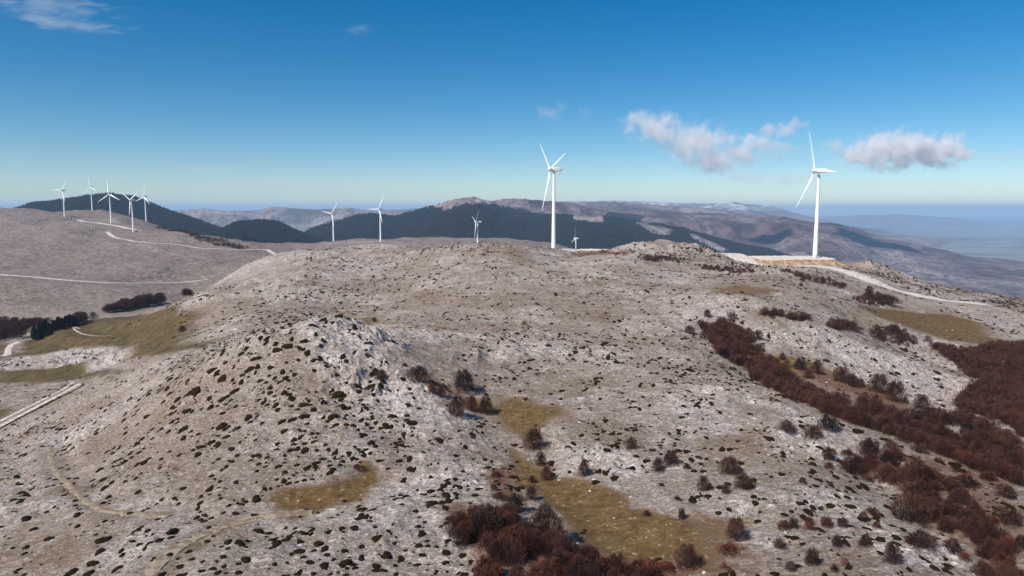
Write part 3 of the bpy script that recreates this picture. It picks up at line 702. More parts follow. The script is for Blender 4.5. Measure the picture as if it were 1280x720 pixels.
def pts_in(poly, spacing, jit=.5):
    x0, y0 = poly.min(0); x1, y1 = poly.max(0); out = []
    gx, gy = np.meshgrid(np.arange(x0, x1, spacing), np.arange(y0, y1, spacing)); gx = gx + rng.uniform(-jit, jit, gx.shape) * spacing; gy = gy + rng.uniform(-jit, jit, gy.shape) * spacing
    wx = fbm(gx, gy, spacing * 5, 3, 5) * spacing * 2.6
    k = inside(gx + wx, gy + wx, poly); return np.stack([gx[k], gy[k]], 1)

# landmarks used to word the labels
LM = [('the bare pale rock knoll', 430, 430), ('the wide ochre hollow', 760, 650), ('the row of three bushes', 590, 515), ('the narrow ochre strip', 400, 620), ('the gully thicket', 960, 470),
      ('the tallest round shrub', 682, 660), ('the bottom left corner', 40, 700), ('the bottom right corner', 1240, 700), ('the lone bush on ochre grass', 667, 560), ('the rutted farm track', 70, 500), ('the green hollow', 150, 425),
      ('the winding pale path', 260, 655), ('the slab between the thickets', 1120, 455), ('the middle of the hillside', 760, 430), ('the lower shrub band', 1130, 600), ('the bottom edge', 420, 715), ('the reddish scrub patch', 620, 600),
      ('the merged pair of cushions', 262, 556), ('the spiky bottom shrub', 855, 700), ('the flat ochre meadow', 1160, 400)]
ORD = [w + ' closest' for w in 'the second third fourth fifth sixth seventh eighth ninth tenth'.split()] + [w + ' closest' for w in 'eleventh twelfth thirteenth fourteenth fifteenth sixteenth seventeenth eighteenth nineteenth twentieth'.split()]
def word_labels(items, desc):
    """items: (object, u, v, key); desc(key) gives the look; each label ends with a rank by nearness to a landmark on one side of it"""
    groups = {}
    for o, u, v, key in items:
        d = [math.hypot((u - a) * .7, v - b) for _, a, b in LM]; k = int(np.argmin(d)); nm, a, b = LM[k]
        side = 'left of' if (u - a) * .6 < -abs(v - b) else 'right of' if (u - a) * .6 > abs(v - b) else 'above' if v < b else 'below'
        groups.setdefault((nm, side, key), []).append((d[k], o))
    for (nm, side, key), L in groups.items():
        L.sort(key=lambda q: q[0])
        for i, (_, o) in enumerate(L):
            o['label'] = ('%s %s %s' % (desc(key), side, nm)) if len(L) == 1 else '%s %s %s, %s' % (desc(key), side, nm, ORD[min(i, 19)])

# lone shrubs seen in the photograph: u, foot v, width px, height px
LONE = """523,477,24,21;474,473,18,11;580,488,27,28;571,520,24,26;590,514,13,21;607,517,20,23;551,496,10,13;668,561,25,27;676,582,12,18;683,600,13,19;665,603,9,8;664,624,13,17;730,595,14,20;822,589,13,18;838,581,19,19;789,561,15,15;879,613,14,19;912,592,25,22;907,617,11,13;929,611,24,19;852,649,9,14;920,675,23,29;859,710,24,30;682,678,46,46;660,690,34,30;
978,450,9,10;1000,462,15,15;1010,473,12,13;1021,467,15,18;1052,477,23,20;1065,483,16,17;1075,483,11,11;1099,491,24,26;1119,502,26,28;1152,511,18,20;1099,425,20,19;1116,418,15,14;1128,427,14,12;983,540,22,15;1015,548,22,18;1035,537,26,20;1036,575,18,17;1150,566,18,10;1207,608,26,16;1257,622,22,16;1263,656,24,22;1138,652,42,36;1090,644,14,10;1079,652,11,13;1053,658,14,11;992,660,13,12;1033,658,14,12;1011,656,10,10;974,685,14,12;1046,683,13,14;1082,683,16,15;1150,684,32,20;1115,704,19,26;1015,706,17,20;1043,714,9,8;988,713,13,11;609,672,52,36;637,706,30,34;884,396,9,10;862,417,13,11;920,414,11,9;947,424,12,13;935,418,10,9;1104,379,36,12;1086,373,12,17;228,415,9,9;468,402,6,6;1060,590,18,20;1210,655,22,18;1185,640,18,16;1235,600,18,12;645,640,20,24;1190,690,22,16;1225,680,18,22"""
items = []
for i, s in enumerate(LONE.replace('\n', '').split(';')):
    u, v, w_, h_ = map(float, s.split(',')); hp = hit(u, v)
    if hp is None: continue
    X, Y = hp; k = math.hypot(Y, CAMZ - 5) / F
    o = place_pair('bare_shrub', SH, X, Y, max(w_ * k * 1.02, .8), max(h_ * k * 1.02, .9), '-', 'shrub', 'bare shrubs standing alone on the hillside')
    items.append((o, u, v, 'large' if w_ > 22 else 'medium' if w_ > 13 else 'small'))
word_labels(items, lambda k: '%s bare brown shrub' % k)
# rusty low bushes
RUSTY = """620,597,16,8;617,612,10,8;625,624,22,9;887,612,9,9;911,690,26,10;762,706,14,9;812,710,30,10;834,714,22,12;788,716,24,9;808,645,11,8;859,586,10,7;540,487,12,9;506,458,9,5;540,492,12,9;644,640,9,8;450,587,18,5;1003,604,12,8;1036,586,14,9;1092,585,20,12;1060,570,18,9;1150,620,14,10;1172,612,16,10;1206,700,14,10;1096,660,12,9;980,662,18,12;1012,662,14,9;1145,682,16,12;935,611,14,10;702,716,22,12;730,700,16,9;590,650,14,12;1235,600,20,10;1240,655,16,12;700,665,10,9;720,696,20,10"""
items = []
for s in RUSTY.replace('\n', '').split(';'):
    u, v, w_, h_ = map(float, s.split(',')); hp = hit(u, v)
    if hp is None: continue
    X, Y = hp; k = math.hypot(Y, CAMZ - 5) / F
    o = place_pair('rusty_shrub', RSH, X, Y, w_ * k, h_ * k, '-', 'shrub', 'low rusty shrubs on the hillside', parts=False)
    items.append((o, u, v, 'wide' if w_ > 15 else 'small'))
word_labels(items, lambda k: '%s low rusty red shrub' % k)

# thickets
TL = {'gully': 'the long gully thicket right of centre', 'east': 'the broad thicket at the right edge', 'lower': 'the lower thicket running to the bottom right', 'bottom': 'the red thicket at the bottom centre'}
cand = []
for k, poly in TW.items():
    ym = poly[:, 1].mean(); sp = 2.0 if ym < 330 else 3.0
    for X, Y in pts_in(poly, sp):
        hh = (2.0 + 1.5 * random.random()) * (1.15 if k in ('gully', 'east') else 1) * (.8 if ym > 330 else 1)
        if k == 'lower': hh *= .9
        if k == 'bottom': hh *= 1.05
        if fbm(np.array([X]), np.array([Y]), 8, 3, 88)[0] < (-.34 if k != 'bottom' else -.22): continue
        if seg_dist(np.array([X]), np.array([Y]), list(map(tuple, poly)) + [tuple(poly[0])])[0] < 1.2 and k in ('gully', 'east'): continue
        cand.append((hh / math.hypot(Y, 50), k, X, Y, hh))
cand.sort(key=lambda q: -q[0])
n_ind = 0; mass = {}
n_lone = 73
for s_, k, X, Y, hh in cand:
    if n_ind < 300 - n_lone and k in TL and to_px(X, Y, float(gz(X, Y)))[0] < 1290:
        place_pair('thicket_shrub', RSH if random.random() < (.28 if k == 'bottom' else .06) else SH, X, Y, hh * random.uniform(.85, 1.2), hh, 'bare dark reddish shrub crowded into ' + TL[k], 'shrub', 'shrubs of ' + TL[k], parts=False); n_ind += 1
    else: mass.setdefault(k, []).append((X, Y, hh))
ML = dict(TL); ML.update(ridge_a='the dark clump below the end of the gravel road', ridge_b='the strip above the gully thicket', ridge_c='the small reddish strip on the right slope', ridge_d='the dark strip by the ochre meadow', ridge_e='the strip at the foot of the central rocky hump', ridge_f='the strip behind the rocky hump', ridge_g='the strip below the gravel road')
for k, L in mass.items():
    L = np.array(L); V, Fc = twigs(900 + len(k), 330, .014, 1.6, 0, 'dome', (.14, .32)); 
    V, Fc = merge_instances(V, Fc, np.stack([L[:, 0], L[:, 1], gz(L[:, 0], L[:, 1]) - .1], 1), np.stack([L[:, 2] * rng.uniform(.9, 1.3, len(L)), L[:, 2] * rng.uniform(.9, 1.3, len(L)), L[:, 2]], 1), rng.uniform(0, 6.28, len(L)))
    tag(mesh_obj('thicket', V, Fc, M_twig), 'dense bare shrubs filling ' + ML[k], 'thicket', kind='stuff')
# woods in the left valley
def tree_row(poly_px, sp, protos, kind, hh, label, group, wf, cat='tree', ymin=300):
    poly = wpoly(poly_px, ymin)
    if poly[:, 1].max() > 2.2 * poly[:, 1].min(): poly = poly[poly[:, 1] < 2.2 * poly[:, 1].min()]
    P_ = pts_in(poly, sp)
    ux = [a for a, b in poly_px]; vx = [b for a, b in poly_px]; ok_ = []
    for X, Y in P_:
        a, b = to_px(X, Y, float(gz(X, Y)))
        if min(ux) - 6 < a < max(ux) + 6 and min(vx) - 6 < b < max(vx) + 6: ok_.append((float(X), float(Y)))
    P_ = sorted(ok_, key=lambda q: q[1])[:110]
    its = []
    for X, Y in P_:
        h_ = hh * random.uniform(.75, 1.15); o = place_pair(kind, protos, X, Y, h_ * wf, h_, label, cat, group, parts=True, stem_name='trunk'); its.append(o)
    return its
for i in range(64):
    f_ = i / 63 ; u = 134 + 104 * f_ + random.uniform(-1.5, 1.5); v = 390.5 - 21.5 * f_ + random.uniform(-.5, 3.5) * (1 if .1 < f_ < .9 else .3); hp = hit(u, v, 300)
    if hp is None or not 380 < hp[1] < 760: continue
    h_ = random.uniform(9, 15) * hp[1] / F * (1.1 if .2 < f_ < .8 else .8)
    place_pair('bare_tree', DEC, hp[0], hp[1], h_ * random.uniform(.9, 1.3), h_, 'bare reddish tree in the strip of wood along the far rim of the green hollow', 'tree', 'bare trees beyond the green hollow', True, 'trunk')
tree_row([(-60, 402), (0, 398), (40, 398), (62, 404), (30, 424), (0, 428), (-60, 432)], 7.5, DEC, 'bare_tree', 8.5, 'bare brown tree in the wood at the left edge', 'bare trees of the wood at the left edge', .95, ymin=420)
tree_row([(26, 424), (60, 412), (88, 405), (90, 410), (60, 420), (30, 430)], 5.2, CON, 'conifer_tree', 8.2, 'black green conifer in the row above the pale road bend', 'conifers above the road bend', 1.15, ymin=300)
tree_row([(90, 405), (118, 398), (120, 402), (94, 409)], 6.5, DEC, 'bare_tree', 9.0, 'round grey brown bare tree at the right end of the conifer row', 'round bare trees beside the conifers', .95)
# woods far behind the saddle
def far_thicket(px, sp, hh, lab, ymin):
    poly = wpoly(px, ymin); L = pts_in(poly, sp)
    if len(L) == 0: return
    V, Fc = twigs(77, 90, .05, .7, 0, 'dome', (.14, .3)); h_ = rng.uniform(.7, 1.2, len(L)) * hh
    V, Fc = merge_instances(V, Fc, np.stack([L[:, 0], L[:, 1], gz(L[:, 0], L[:, 1]) - .2], 1), np.stack([h_ * 1.2, h_ * 1.2, h_], 1), rng.uniform(0, 6.28, len(L)))
    tag(mesh_obj('thicket', V, Fc, M_twig), lab, 'thicket', kind='stuff')
far_thicket([(203, 283), (250, 296), (300, 309), (300, 312), (250, 301), (206, 287)], 9, 6, 'reddish bare woods on the shoulder of the far left hill', 900)

# ------------------------------------------------------------------ juniper cushions
import bmesh
def ico(sub):
    bm = bmesh.new(); bmesh.ops.create_icosphere(bm, subdivisions=sub, radius=1); V = np.array([v.co[:] for v in bm.verts]); Fc = np.array([[v.index for v in f.verts] for f in bm.faces]); bm.free(); return V, Fc
def cushion(seed, sub):
    V, Fc = ico(sub); keep = [f for f in Fc if V[f][:, 2].max() > -.15]; V = V.copy()
    r = np.random.default_rng(seed); th = np.arctan2(V[:, 1], V[:, 0]); ph = r.uniform(0, 6.28, 5)
    lob = 1 + .16 * np.sin(2 * th + ph[0]) + .12 * np.sin(3 * th + ph[1]) + .07 * np.sin(5 * th + ph[2])
    V[:, :2] *= lob[:, None]; V *= (1 + r.uniform(-.13, .13, len(V)))[:, None]; V[:, 2] = np.maximum(V[:, 2], -.2)
    V[:, 2] = np.sign(V[:, 2]) * np.abs(V[:, 2]) ** .75
    return V, np.array(keep)
CU = [mesh_obj('cushion', *cushion(i, 3), M_junip, smooth_=True, link=False).data for i in range(8)]
JU = """230,534,14,9;222,527,6,6;277,531,15,8;310,520,10,7;297,535,14,6;284,545,13,5;264,552,11,7;272,555,12,6;251,558,14,6;247,567,11,5;289,560,9,5;212,563,5,6;273,573,7,5;296,568,6,5;286,575,5,4;180,577,12,7;224,568,7,4;248,542,7,4;239,538,6,5;328,528,8,5;313,527,10,4;321,588,7,4;332,583,9,3;319,549,6,5;277,587,6,4;275,601,6,4;229,610,11,5;170,597,7,4;183,520,10,3;286,532,6,4;
380,519,14,8;365,523,11,7;352,526,11,6;355,538,12,6;416,519,14,8;431,522,7,6;443,519,7,4;420,530,10,5;433,530,8,4;441,531,7,4;415,534,7,4;458,529,6,4;470,527,8,5;476,534,8,5;464,534,8,4;468,539,6,3;453,542,11,5;464,552,11,8;469,556,8,6;514,526,14,9;490,519,14,6;384,529,7,4;381,538,7,4;390,541,7,4;397,541,6,4;395,547,6,3;381,561,11,6;396,562,7,4;407,555,7,4;410,561,7,5;421,562,5,4;448,561,7,4;436,565,9,6;452,564,8,4;457,561,7,4;428,570,6,5;403,573,9,5;394,578,11,6;371,580,7,6;385,583,11,7;412,590,10,6;412,581,7,4;428,576,9,4;446,582,10,7;446,573,6,4;356,589,8,5;355,600,9,6;348,582,9,5;371,602,7,4;499,575,9,5;485,585,7,4;474,575,11,5;355,578,6,4;347,554,9,4;356,569,7,3;516,543,6,3;510,557,6,4;348,607,6,4;
443,659,13,7;427,659,9,6;429,664,7,5;410,664,10,6;388,667,9,5;376,665,10,4;343,672,9,9;346,680,14,7;360,673,10,9;375,675,9,9;374,688,14,7;365,692,8,5;379,695,7,6;398,678,13,8;406,684,13,8;409,692,10,8;405,704,12,11;392,687,7,6;392,716,8,6;371,717,9,6;417,698,6,5;430,687,8,5;451,682,8,6;471,671,15,8;433,701,14,8;441,705,8,6;427,705,9,7;484,690,9,8;493,678,7,6;501,697,11,9;494,706,7,6;470,706,12,9;473,712,18,6;485,662,6,5;489,666,5,4;413,717,8,6;432,718,8,5;343,704,7,5;359,702,6,6;369,660,7,4;357,659,6,4;462,651,9,3;422,643,6,4;382,637,7,3;495,717,8,6;
202,623,7,7;195,630,6,3;223,629,7,5;218,622,7,4;250,628,9,6;248,634,8,3;185,635,6,4;246,646,9,6;256,643,7,5;264,647,8,5;250,639,6,4;251,649,8,3;294,641,9,5;297,628,6,4;318,643,12,4;175,659,9,6;191,667,5,4;323,662,12,7;285,676,12,8;259,676,9,4;277,683,7,4;285,685,8,4;307,697,13,9;298,704,7,5;298,715,10,6;279,695,9,5;271,701,6,4;266,710,10,6;280,707,8,5;272,715,10,5;282,716,6,5;253,701,6,5;252,713,10,6;225,707,10,6;240,698,9,4;222,698,6,3;200,705,7,7;202,717,11,7;223,719,10,6;231,717,8,6;174,680,9,5;335,666,10,6;339,673,8,7;339,684,8,6;
89,714,17,9;111,716,16,7;115,703,15,9;125,688,13,7;128,674,22,6;61,673,14,5;31,568,6,4;25,623,6,7;94,625,8,5;97,641,7,4;147,710,16,7;80,562,9,4;21,594,5,4;
243,487,20,10;278,472,16,9;265,462,16,6;293,488,14,7;280,497,18,7;319,447,14,6;312,460,15,7;334,422,11,5;338,458,9,6;357,471,10,7;368,467,8,6;222,498,10,6;209,485,9,5;233,513,14,5;345,505,11,7;347,511,9,6;381,505,20,6;364,507,10,4;392,511,10,6;355,489,8,7;361,492,9,5;303,468,10,4;359,431,16,7;346,436,16,7;381,425,14,7;391,406,12,6;394,449,12,7;393,462,8,5;325,475,8,6;212,473,10,6;
422,491,16,10;462,483,18,11;447,482,13,5;486,487,7,5;485,512,9,5;510,505,7,6;553,474,7,5;448,488,8,4;404,502,8,6;436,509,9,5;467,492,7,6;432,449,6,7;460,443,11,5;458,436,6,5;407,453,10,5;443,409,8,4;424,394,14,4;435,397,9,5;417,402,10,4;404,399,12,5;404,424,8,7;400,446,8,7;450,499,7,4;503,472,8,4;
728,434,8,4;719,439,9,6;755,429,12,4;769,431,7,4;685,431,8,4;771,452,9,5;760,446,8,3;732,452,8,3;661,450,8,4;662,460,8,4;649,453,7,4;702,488,9,4;701,498,7,4;657,498,7,5;745,472,8,5;752,472,6,3;780,481,6,6;825,447,9,4;861,461,10,5;842,459,7,4;768,402,7,3;872,507,9,6;855,507,7,4;812,506,6,4;646,416,8,5;
977,592,10,5;1017,589,7,5;1023,599,10,5;1036,602,8,6;1020,607,9,4;1061,609,10,5;1081,609,12,5;1046,619,8,5;1059,621,9,4;1007,626,8,4;1025,635,8,4;1064,632,14,5;1092,640,15,8;1127,568,11,6;1141,572,11,5;1107,549,15,6;1072,538,15,6;1052,530,9,4;1057,580,18,14;1199,617,10,5;997,706,9,7;1060,680,7,5;1100,690,8,5;1174,576,15,7;1193,580,18,6;1199,587,20,6;964,548,12,7;1189,716,8,5;
1122,466,9,5;1143,467,8,4;1171,464,10,6;1171,473,7,5;1140,447,8,6;1092,448,8,6;1033,450,9,4;1130,437,12,4;808,575,12,6;815,562,9,4;758,561,9,6;771,557,8,5;716,553,8,5;879,588,8,5;876,579,7,4;926,578,10,5;883,546,7,5;747,549,7,4;852,521,9,4;848,537,8,4;959,546,10,8;549,549,13,6;591,546,7,4;573,678,8,5;589,702,9,5;594,710,9,7;580,717,10,7;577,706,8,4;557,702,9,6;527,693,10,6;546,682,7,7"""
J = [tuple(map(float, s.split(','))) for s in JU.replace('\n', '').split(';')]
J.sort(key=lambda q: -q[2] * q[3])
def cushion_size(u, v, w_, h_, Y):
    k = math.hypot(Y, 50) / F; wx = w_ * k; vd = Vector((X, Y, float(gz(X, Y)) - CAMZ)).normalized(); dep = h_ * k / max(.25, -vd.dot(gnormal(X, Y, 2.5))); dep = min(max(dep * .8, wx * .4), wx * 1.5); return wx / 2 * .86, dep / 2 * .86
items = []; extra = []
for i, (u, v, w_, h_) in enumerate(J):
    hp = hit(u, v + h_ * .25)
    if hp is None: continue
    X, Y = hp; rx, ry = cushion_size(u, v, w_, h_, Y); hz = min(rx, ry) * .34 + .05
    tilt = random.uniform(.15, .6) if u < 340 else random.uniform(-.2, .35) if u < 700 else random.uniform(-.3, .3)
    if i < 300:
        o = bpy.data.objects.new('juniper_cushion', CU[i % 8]); COL.objects.link(o)
        nrm = gnormal(X, Y, 1.5); q_ = Vector((0, 0, 1)).rotation_difference(nrm); o.rotation_mode = 'QUATERNION'
        o.rotation_quaternion = q_ @ Matrix.Rotation(tilt, 4, 'Z').to_quaternion(); o.location = (X, Y, float(gz(X, Y)) - .02); o.scale = (rx, ry, hz)
        tag(o, '-', 'juniper cushion', 'dark juniper cushions dotted over the pale hillside')
        items.append((o, u, v, 'wide' if w_ > 12.5 else 'tall' if h_ >= w_ * .95 else 'broad' if w_ > 9.5 else 'oval' if w_ > 7.5 else 'small')); taken.append((X, Y, rx * 1.6))
    else: extra.append((X, Y, rx, ry, hz, tilt))
word_labels(items, lambda k: '%s dark juniper cushion' % k)
# the other cushions, thousands of them: one mass
DENS = [([(245, 462), (330, 412), (430, 392), (445, 405), (385, 432), (300, 475), (235, 500)], 6), ([(190, 500), (215, 445), (330, 405), (430, 392), (470, 425), (520, 500), (500, 600), (330, 610), (230, 560)], 2.6), ([(300, 722), (230, 690), (330, 645), (480, 630), (600, 640), (640, 722)], 1.6), ([(0, 722), (0, 540), (180, 470), (300, 600), (200, 722)], .9), ([(820, 350), (900, 380), (1000, 400), (1250, 500), (1100, 500), (950, 420)], 1.2),
        ([(800, 318), (860, 306), (940, 318), (960, 336), (880, 330), (800, 326)], 5), ([(1040, 322), (1070, 318), (1150, 340), (1230, 362), (1290, 372), (1290, 400), (1200, 375), (1100, 350)], 6), ([(560, 305), (650, 305), (650, 340), (560, 340)], 1.8), ([(0, 440), (150, 432), (180, 452), (60, 470)], .6)]
DW = [(wpoly(a), b) for a, b in DENS]
N_ = 115000
yy = np.sqrt(rng.uniform(66 ** 2, 620 ** 2, N_)); aa = rng.uniform(-.86, .86, N_); xx = aa * yy
dens = .07 + .5 * sstep(.0, .45, fbm(xx, yy, 28, 3, 201)) + 1.1 * sstep(.22, .55, fbm(xx, yy, 6, 2, 202))
dens = dens * (1 - .62 * sstep(170, 420, yy))
dfac = np.ones(N_)
for pl, f_ in DW: dfac = np.where(inside(xx, yy, pl), np.maximum(dfac, f_), dfac) if f_ > 1 else np.where(inside(xx, yy, pl), dfac * f_, dfac)
gm = np.zeros(N_)
for pp, s_ in GRASS + GREEN: gm = np.maximum(gm, pmask(xx, yy, wpoly(pp), 1.5, 2, 3) * s_)
dens = dens * dfac * (1 - .97 * gm)
for pl in TW.values(): dens = np.where(inside(xx, yy, pl), 0, dens)
for name, pl, hw in ROADS[:1]: dens = np.where(seg_dist(xx, yy, [tuple(q) for q in pl]) < hw + 1.5, 0, dens)
for p in PADS: dens = np.where(pad_mask(xx, yy, p, 2) < 6, 0, dens)
dens = np.where((xx / yy < -.30) & (yy > 470), 0, dens)
keep = rng.uniform(0, 1, N_) < dens; xx, yy = xx[keep], yy[keep]
T_ = np.array([(a, b, c) for a, b, c in taken])
bad = np.zeros(len(xx), bool)
for a, b, c in T_: bad |= (xx - a) ** 2 + (yy - b) ** 2 < (c * .6 + .4) ** 2
xx, yy = xx[~bad], yy[~bad]
print('cushions in mass', len(xx), 'individual shrubs', n_ind)
big_ = rng.uniform(0, 1, len(xx)) ** 2.6
rx = (.22 + .62 * big_) * (1 + .5 * sstep(200, 450, yy)); ry = rx * rng.uniform(.7, 1.5, len(xx)); hz = np.minimum(rx, ry) * .4 + .04
if extra:
    E = np.array(extra); xx = np.concatenate([xx, E[:, 0]]); yy = np.concatenate([yy, E[:, 1]]); rx = np.concatenate([rx, E[:, 2]]); ry = np.concatenate([ry, E[:, 3]]); hz = np.concatenate([hz, E[:, 4]])
sl = np.stack([(gz(xx + 1, yy) - gz(xx - 1, yy)) / 2, (gz(xx, yy + 1) - gz(xx, yy - 1)) / 2], 1)
rot = np.where(xx / yy < -.25, rng.uniform(.1, .7, len(xx)), rng.uniform(-.4, .4, len(xx)))
Vs = []; Fs = []; off = 0
for i in range(10):
    k = (np.arange(len(xx)) % 5 == i % 5) & ((yy > 230) == (i > 4)); V, Fc = cushion(40 + i, 2 if i < 5 else 1)
    if not k.any(): continue
    V, Fc = merge_instances(V, Fc, np.stack([xx[k], yy[k], gz(xx[k], yy[k]) - .02], 1), np.stack([rx[k], ry[k], hz[k]], 1), rot[k], sl[k]); Vs.append(V); Fs.append(Fc + off); off += len(V)
tag(mesh_obj('juniper_scrub', np.concatenate(Vs), np.concatenate(Fs), M_junip, smooth_=True), 'thousands of small dark juniper cushions speckling the whole hillside', 'scrub', kind='stuff')
# rusty scrub litter in the reddish places
N_ = 16000; yy = 62 + 400 * rng.uniform(0, 1, N_) ** .8; xx = rng.uniform(-.86, .86, N_) * yy; rm = np.zeros(N_)
for pp, s_ in RED: rm = np.maximum(rm, pmask(xx, yy, wpoly(pp), 1.5, 3, 3) * s_)
keep = (rng.uniform(0, 1, N_) < rm * .9 * np.clip(yy / 250, .2, 1)) & (fbm(xx, yy, 6, 2, 303) > -.1); xx, yy = xx[keep], yy[keep]
V, Fc = twigs(555, 120, .035, .5, 0, 'egg', (.14, .3)); hh = rng.uniform(.35, .95, len(xx))
V, Fc = merge_instances(V, Fc, np.stack([xx, yy, gz(xx, yy)], 1), np.stack([hh * 1.5, hh * 1.5, hh], 1), rng.uniform(0, 6, len(xx)))
tag(mesh_obj('rusty_scrub', V, Fc, M_twig_red), 'low rusty red scrub around the thickets and hollows', 'scrub', kind='stuff')
# limestone rubble
N_ = 60000; yy = 62 + 330 * rng.uniform(0, 1, N_) ** .8; xx = rng.uniform(-.86, .86, N_) * yy; rm = np.full(N_, .10)
for pp, s_ in WHITE: rm = np.maximum(rm, pmask(xx, yy, wpoly(pp), 2, 5, 3) * s_)
keep = rng.uniform(0, 1, N_) < rm * np.clip(.25 + fbm(xx, yy, 8, 3, 404), .03, 1) * np.clip(yy / 200, .3, 1); xx, yy = xx[keep], yy[keep]
V, Fc = ico(1); V = V * (1 + np.random.default_rng(3).uniform(-.3, .3, len(V)))[:, None]
s_ = .10 + .28 * rng.uniform(0, 1, len(xx)) ** 3
V, Fc = merge_instances(V, Fc, np.stack([xx, yy, gz(xx, yy)], 1), np.stack([s_ * rng.uniform(.8, 1.9, len(xx)), s_ * rng.uniform(.7, 1.3, len(xx)), s_ * rng.uniform(.5, 1, len(xx))], 1), rng.uniform(0, 6, len(xx)))
print('rubble', len(xx))
tag(mesh_obj('rubble', V, Fc, M_rubble), 'pale broken limestone rubble scattered on the slopes', 'rubble', kind='stuff')
# ------------------------------------------------------------------ wind turbines
def paint(name, c, rough=.35, spec=.5):
    m, nt, bs = new_mat(name, rough, spec); q = NB(nt); tc = q.n('ShaderNodeTexCoord').outputs['Object']
    nz = q.noise(.6, 5, .6, .3, tc); st = q.n('ShaderNodeVectorMath', operation='MULTIPLY'); q.link(tc, st.inputs[0]); st.inputs[1].default_value = (2.5, 2.5, .12)
    n2 = q.noise(1.0, 4, .6, 0, st.outputs[0]); f = q.math('MULTIPLY', q.ramp(n2, .5, .75), q.ramp(nz, .4, .7))
    q.link(q.mix(q.math('MULTIPLY', f, .5), c, (c[0] * .82, c[1] * .8, c[2] * .76)), bs.inputs['Base Color']); return m
M_white = paint('turbine_paint', (.80, .80, .80)); M_blade = paint('blade_paint', (.76, .77, .78), .3); M_grey = paint('grey_metal', (.22, .23, .24), .5); M_conc = simple_mat('concrete', (.38, .36, .33), (.5, .47, .44), .8)
def lathe(prof, k=40):
    V = []; Fc = []
    for r_, z_ in prof:
        for i in range(k): a = 2 * math.pi * i / k; V.append((r_ * math.cos(a), r_ * math.sin(a), z_))
    for j in range(len(prof) - 1):
        for i in range(k): Fc.append((j * k + i, j * k + (i + 1) % k, (j + 1) * k + (i + 1) % k, (j + 1) * k + i))
    return np.array(V), np.array(Fc)
pr = []
for z0_, z1_ in ((0, 26), (26, 53), (53, 78)):      # three bolted sections with a flange line between them
    for z_ in (z0_, z1_): pr.append((2.15 - 1.0 * (z_ / 78) ** 1.1, z_ + (.0 if z_ == z0_ else -.16)))
    pr.append((2.15 - 1.0 * (z1_ / 78) ** 1.1 + .06, z1_ - .15)); pr.append((2.15 - 1.0 * (z1_ / 78) ** 1.1 + .06, z1_ - .01))
ME = {}
def proto_mesh(key, V, Fc, mat, sm=True): ME[key] = mesh_obj(key, V, Fc, mat, smooth_=sm, link=False).data
proto_mesh('tower', *lathe([(2.15, -6)] + pr + [(1.0, 78.2)], 64), M_white, False)
proto_mesh('foundation', *lathe([(0.01, .32), (3.0, .32), (3.3, .2), (3.4, -3)], 32), M_conc, False)
def box_loft(secs, k=28):
    """rounded-box sections along y: (y, half width, z centre, half height, roundness)"""
    V = []; Fc = []
    for y_, w_, zc, h_, e in secs:
        for i in range(k):
            a = 2 * math.pi * (i + .5) / k; c, s = math.cos(a), math.sin(a); p_ = 2 / e
            V.append((w_ * math.copysign(abs(c) ** p_, c), y_, zc + h_ * math.copysign(abs(s) ** p_, s)))
    for j in range(len(secs) - 1):
        for i in range(k): Fc.append((j * k + i, (j + 1) * k + i, (j + 1) * k + (i + 1) % k, j * k + (i + 1) % k))
    return np.array(V), np.array(Fc)
proto_mesh('nacelle', *box_loft([(-3.0, .02, 80, .02, 2), (-2.98, 1.3, 80, 1.4, 3), (-2.6, 1.75, 80, 1.85, 5), (0, 1.9, 80.1, 2.0, 6), (5, 1.85, 80.15, 1.95, 6), (7.6, 1.7, 80.2, 1.75, 5), (8.3, 1.4, 80.25, 1.4, 4), (8.35, .02, 80.25, .02, 2)]), M_white)
V, Fc = lathe([(0.01, -2.6), (.55, -2.4), (1.05, -1.9), (1.5, -1.0), (1.68, 0), (1.6, 1.2), (1.3, 1.6), (.01, 1.62)], 28)
V = np.stack([V[:, 0], V[:, 2], V[:, 1]], 1); proto_mesh('rotor_hub', V, Fc[:, ::-1], M_blade)
def door_mesh():
    V = []; Fc = []
    for j, z_ in enumerate((.5, 2.9)):
        for i in range(5): a = -math.pi / 2 + (i - 2) * .11; V += [(2.17 * math.cos(a), 2.17 * math.sin(a), z_), (2.23 * math.cos(a), 2.23 * math.sin(a), z_)]
    for i in range(4): Fc += [(1 + 2 * i, 3 + 2 * i, 13 + 2 * i, 11 + 2 * i)]
    Fc += [(0, 1, 11, 10), (8, 18, 19, 9), (10, 11, 13, 12), (12, 13, 15, 14), (14, 15, 17, 16), (16, 17, 19, 18)]; return np.array(V), np.array(Fc)
proto_mesh('door', *door_mesh(), M_grey, False)
